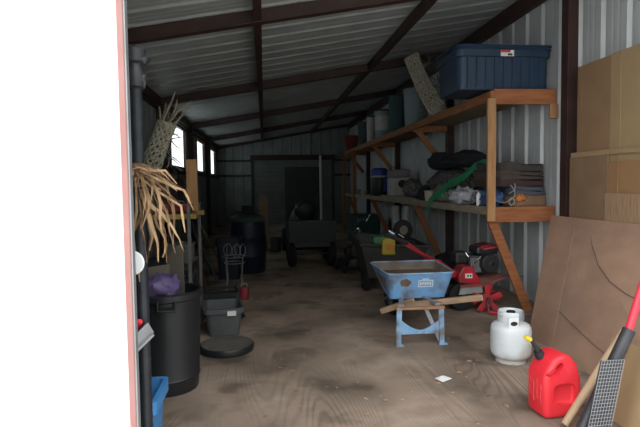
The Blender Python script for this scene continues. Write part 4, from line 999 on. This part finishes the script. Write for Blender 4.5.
# navy drum with domed lid and a black hat-like cap, far left
t = thing('plastic_drum', 'navy blue drum with domed teal lid on the left, far back', 'drum', (-.28, 8.55, 0))
mb = MB(); mb.lathe([(.26, 0), (.28, .03), (.29, .25), (.30, .27), (.29, .29), (.29, .55), (.30, .57), (.29, .59), (.28, .80), (.27, .83)], n=36); mb.build('body', M['drum_blue'], t, smooth=40)
mb = MB(); mb.lathe([(.285, .83), (.29, .86), (.27, .90), (.18, .94), (.001, .955)], n=36); mb.build('lid', M['teal'], t, smooth=50)
t = thing('blue_tub', 'dark blue square tub beside the navy drum', 'tub', (-.55, 8.0, 0))
mb = MB(); tub(mb, .36, .4, .62, .03, rad=.05); mb.build('body', M['drum_blue'], t, smooth=40)
t = thing('hat', 'black wide hat resting on the domed drum lid', 'hat', (-.27, 8.55, .957))
mb = MB(); mb.lathe([(.001, 0), (.20, .02), (.21, .03), (.11, .035), (.10, .13), (.001, .14)], n=28); mb.build('felt', M['dark_cloth'], t, smooth=60)
t = thing('tall_carton', 'tall dark narrow carton standing far left of the roller door', 'box', (-.02, 11.2, 0))
mb = MB(); mb.box(-.09, .09, -.12, .12, 0, 1.18); mb.build('body', M['card_dark'], t, bevel=.004)
mb = MB(); mb.box(-.091, .091, -.002, .002, 1.18, 1.184); mb.build('tape', M['cream'], t)
pail('bucket', 'grey pail on the floor in front of the roller door', 'bucket', (.22, 11.0, 0), .13, .3, M['grey_tub'])

# ------------------------------------------------------------------ centre back: cart, mower, tractor
t = thing('utility_cart', 'slate blue steel dump cart on black wheels in the aisle', 'cart', (.8, 8.65, 0))
mb = MB(); mb.box(-.40, .40, 0, .015, .44, .80); mb.box(-.40, .40, 1.1, 1.115, .44, .74); mb.box(-.40, .40, 0.015, 1.1, .44, .455)
for s in (-1, 1): mb.box(s * .39 - .008, s * .39 + .008, .015, 1.1, .44, .76)
mb.build('bed', M['blueCart'], t)
mb = MB(); mb.box(-.41, .41, -.012, .02, .785, .81); mb.build('top_rail', M['darkmetal'], t, bevel=.003)
mb = MB(); mb.box(-.3, .3, .05, 1.05, .36, .44); mb.build('chassis', M['darkmetal'], t)
for x in (-.36, .36):
    for y in (.25, .95):
        mb = MB(); wheel(mb, (x * .95, y, .22), .22, .14, (1, 0, 0)); w_ = mb.build('tyre', M['black_rubber'], t, smooth=50)
        mb = MB(); disc(mb, (x * .95, y, .22), .1, .1, (1, 0, 0)); mb.build('hub', M['darkmetal'], w_)
for y in (.25, .95):
    mb = MB(); mb.tube([(-.36, y, .22), (.36, y, .22)], .02, 8); mb.build('axle', M['darkmetal'], t)
t = thing('lawn_tractor', 'dark riding mower parked behind the slate cart', 'mower', (.85, 11.2, 0))
mb = MB(); mb.box(-.3, .3, -.2, .9, .3, .55); mb.box(-.42, .42, -.45, .05, .45, .6); mb.build('chassis', M['darkmetal'], t, bevel=.04)
mb = MB(); mb.blob((0, .65, .62), (.28, .45, .3), .05, 2, 3, 24, 14); mb.build('hood', M['deep_teal'], t, smooth=60)
mb = MB(); mb.blob((0, -.2, .68), (.24, .22, .07), .05, 2, 4); mb.blob((0, -.4, .88), (.23, .07, .22), .05, 2, 5); mb.build('seat', M['black'], t, smooth=60)
mb = MB(); mb.tube([(.17 * math.cos(a), .12 + .06 * math.sin(a), .98 + .14 * math.sin(a)) for a in [2 * PI * k / 24 for k in range(24)]], .016, 8, closed=True); mb.tube([(0, .3, .7), (0, .12, .98)], .02, 8); mb.tube([(-.17, .12, .98), (.17, .12, .98)], .012, 6); mb.build('steering_wheel', M['black'], t, smooth=50)
for x, y, r in ((-.4, -.15, .25), (.4, -.15, .25), (-.36, .75, .18), (.36, .75, .18)):
    mb = MB(); wheel(mb, (x, y, r), r, .18, (1, 0, 0)); mb.build('tyre', M['black_rubber'], t, smooth=50)
t = thing('push_mower', 'dark push mower with chrome handle right of the slate cart', 'mower', (1.45, 8.3, 0), .2)
mb = MB(); mb.lathe([(.27, .1), (.28, .12), (.25, .22), (.1, .25), (.001, .25)], n=28); mb.build('deck', M['darkmetal'], t, smooth=50)
mb = MB(); mb.cyl((0, 0, .25), (0, 0, .42), .13, .12, 20); mb.box(-.16, .06, -.08, .08, .27, .38); mb.build('engine', M['black'], t, bevel=.015)
for x, y in ((-.25, -.2), (.25, -.2), (-.25, .22), (.25, .22)):
    mb = MB(); wheel(mb, (x, y, .1), .1, .045, (1, 0, 0)); mb.build('tyre', M['black_rubber'], t, smooth=50)
mb = MB(); mb.tube([(-.2, -.22, .15), (-.19, -.45, .55), (-.18, -.55, .80), (-.12, -.58, .88), (.12, -.58, .88), (.18, -.55, .80), (.19, -.45, .55), (.2, -.22, .15)], .012, 8); hb = mb.build('handle', M['darkmetal'], t, smooth=50)
mb = MB(); mb.tube([(-.02, -.57, .85), (.03, -.60, .96)], .008, 6); mb.tube([(-.15, -.55, .82), (-.17, -.56, .90)], .009, 6); mb.build('lever', M['chrome'], hb)
t = thing('yard_cart', 'dark grey moulded yard cart with a black rim behind the blue wheelbarrow', 'cart', (1.62, 6.62, 0))
mb = MB(); vs = []
lo = [(-.32, -.22, .22), (.34, -.22, .22), (.34, .3, .22), (-.32, .3, .22)]; hi = [(-.44, -.34, .66), (.42, -.34, .62), (.42, .4, .64), (-.44, .4, .74)]
ii = [(-.42, -.32, .66), (.40, -.32, .62), (.40, .38, .64), (-.42, .38, .74)]; li = [(-.3, -.2, .24), (.32, -.2, .24), (.32, .28, .24), (-.3, .28, .24)]
vs = lo + hi + ii + li; fs = [(3, 2, 1, 0), (12, 13, 14, 15)]
for r_ in range(3): fs += [(r_ * 4 + i, r_ * 4 + (i + 1) % 4, r_ * 4 + 4 + (i + 1) % 4, r_ * 4 + 4 + i) for i in range(4)]
mb.add(vs, fs); mb.build('tub', M['greycart'], t, bevel=.02)
mb = MB(); mb.tube(hi, .022, 8, closed=True); mb.build('rim', M['black'], t, smooth=40)
for x in (-.3, .34):
    mb = MB(); wheel(mb, (x, .1, .17), .17, .08, (1, 0, 0)); mb.build('tyre', M['black_rubber'], t, smooth=50)
mb = MB(); mb.tube([(-.3, .1, .17), (.34, .1, .17)], .018, 8); mb.build('axle', M['darkmetal'], t)
mb = MB(); mb.box(-.03, .03, -.25, -.19, 0, .23); mb.build('prop_leg', M['darkmetal'], t)
mb = MB(); mb.tube([(-.40, .3, .70), (-.44, .1, .80), (-.43, -.1, .84)], .016, 8); mb.tube([(-.43, -.1, .84), (-.41, -.14, .80)], .018, 8); mb.build('handle', M['chrome'], t, smooth=50)
t = thing('seed_bag', 'yellow green and blue bag draped over the grey cart rim', 'bag', (1.50, 6.36, .66))
mb = MB(); mb.pad(-.06, .11, -.10, -.03, -.13, .08, .03, 9, 3); mb.build('yellow_panel', mat('bag_yellow', (.36, .27, .03), rough=.6), t, smooth=60)
mb = MB(); mb.pad(-.16, .0, -.06, .06, .0, .10, .03, 9, 5); mb.build('green_panel', mat('bag_green', (.03, .12, .05), rough=.6), t, smooth=60)
mb = MB(); mb.pad(-.02, .15, -.03, .1, .03, .13, .03, 9, 6); mb.build('blue_panel', M['blue_tarp'], t, smooth=60)
mb = MB(); mb.pad(0, .09, -.118, -.06, -.06, .0, .02, 9, 6); mb.build('orange_print', M['orange_cloth'], t, smooth=60)
mb = MB(); mb.pad(-.26, .24, -.14, .2, -.10, .10, .06, 4, 16)
tag(mb.build('dark_tarp', M['dark_cloth'], smooth=70, loc=(1.78, 6.7, .57)), 'black tarp heaped in the grey yard cart', 'tarp')
t = thing('white_pole', 'white plastic pole standing in front of the roller door', 'pole', (1.98, 18.0, 0))
mb = MB(); mb.cyl((0, 0, 0), (.02, .3, 2.4), .045, n=14); mb.build('pole', M['pvc'], t, smooth=50)
mb = MB(); mb.cyl((.02, .3, 2.39), (.02, .305, 2.43), .05, n=14); mb.build('cap', M['pvc'], t, smooth=50)

# ------------------------------------------------------------------ floor litter
mb = MB()
for k in range(260):
    x = rnd.uniform(-.2, 2.3); y = rnd.uniform(2.8, 7.5); s = rnd.uniform(.008, .028); a = rnd.uniform(0, PI)
    c_, s_ = math.cos(a) * s, math.sin(a) * s
    mb.add([(x - c_, y - s_, .003), (x + s_ * .5, y - c_ * .5, .004 + s * .3), (x + c_, y + s_, .003), (x - s_ * .5, y + c_ * .5, .006)], [(0, 1, 2), (0, 2, 3)])
tag(mb.build('leaf_litter', M['leafbits']), 'scattered dead leaf bits over the dirt floor', 'litter', kind='stuff')
mb = MB(); mb.add([(-.05, -.035, .003), (.05, -.045, .006), (.06, .03, .004), (.01, .02, .02), (-.04, .045, .006), (-.06, 0, .012)], [(0, 1, 3), (1, 2, 3), (3, 2, 4), (0, 3, 5), (5, 3, 4)])
tag(mb.build('paper_scrap', M['white'], loc=(1.26, 3.55, 0), rot=(0, 0, .6)), 'small white paper scrap on the bare floor', 'paper')

# ------------------------------------------------------------------ camera, sky
cam = bpy.data.cameras.new('camera'); co_ = bpy.data.objects.new('camera', cam); COL.objects.link(co_)
cam.sensor_width = 36; cam.lens = 517 / 640 * 36; cam.clip_start = .05; cam.clip_end = 200
R3 = Matrix(((0.9941157882, 0.0190879983, -0.1066276135), (-0.1075259679, 0.0547230373, -0.9926950969), (-0.0131135754, 0.9983190561, 0.0564534908)))
co_.matrix_world = Matrix.Translation((0, 0, 1.42)) @ R3.to_4x4()
S.camera = co_
W = bpy.data.worlds.new('overcast_sky'); S.world = W; W.use_nodes = True
nt = W.node_tree; bg = nt.nodes['Background']; bg.inputs[1].default_value = 4.4
# overcast sky, with an added dark band, low behind camera, that dims the aisle
tc = nt.nodes.new('ShaderNodeTexCoord'); sx = nt.nodes.new('ShaderNodeSeparateXYZ'); nt.links.new(tc.outputs['Generated'], sx.inputs[0])
ry = nt.nodes.new('ShaderNodeMapRange'); ry.inputs['From Min'].default_value = -.42; ry.inputs['From Max'].default_value = -.12; nt.links.new(sx.outputs['X'], ry.inputs['Value'])
rz_ = nt.nodes.new('ShaderNodeMapRange'); rz_.inputs['From Min'].default_value = .50; rz_.inputs['From Max'].default_value = .30; nt.links.new(sx.outputs['Z'], rz_.inputs['Value'])
mu = nt.nodes.new('ShaderNodeMath'); mu.operation = 'MULTIPLY'; nt.links.new(ry.outputs[0], mu.inputs[0]); nt.links.new(rz_.outputs[0], mu.inputs[1])
fy = nt.nodes.new('ShaderNodeMapRange'); fy.inputs['From Min'].default_value = .05; fy.inputs['From Max'].default_value = -.1; nt.links.new(sx.outputs['Y'], fy.inputs['Value'])
m2 = nt.nodes.new('ShaderNodeMath'); m2.operation = 'MULTIPLY'; nt.links.new(mu.outputs[0], m2.inputs[0]); nt.links.new(fy.outputs[0], m2.inputs[1])
mx = nt.nodes.new('ShaderNodeMix'); mx.data_type = 'RGBA'; nt.links.new(m2.outputs[0], mx.inputs[0])
mx.inputs[6].default_value = (.96, .98, 1.0, 1); mx.inputs[7].default_value = (.13, .15, .12, 1); nt.links.new(mx.outputs[2], bg.inputs[0])
S.view_settings.view_transform = 'Standard'; S.view_settings.look = 'None'; S.view_settings.exposure = 0; S.view_settings.gamma = 1
S.view_settings.use_curve_mapping = False
S.cycles.max_bounces = 10; S.cycles.diffuse_bounces = 6
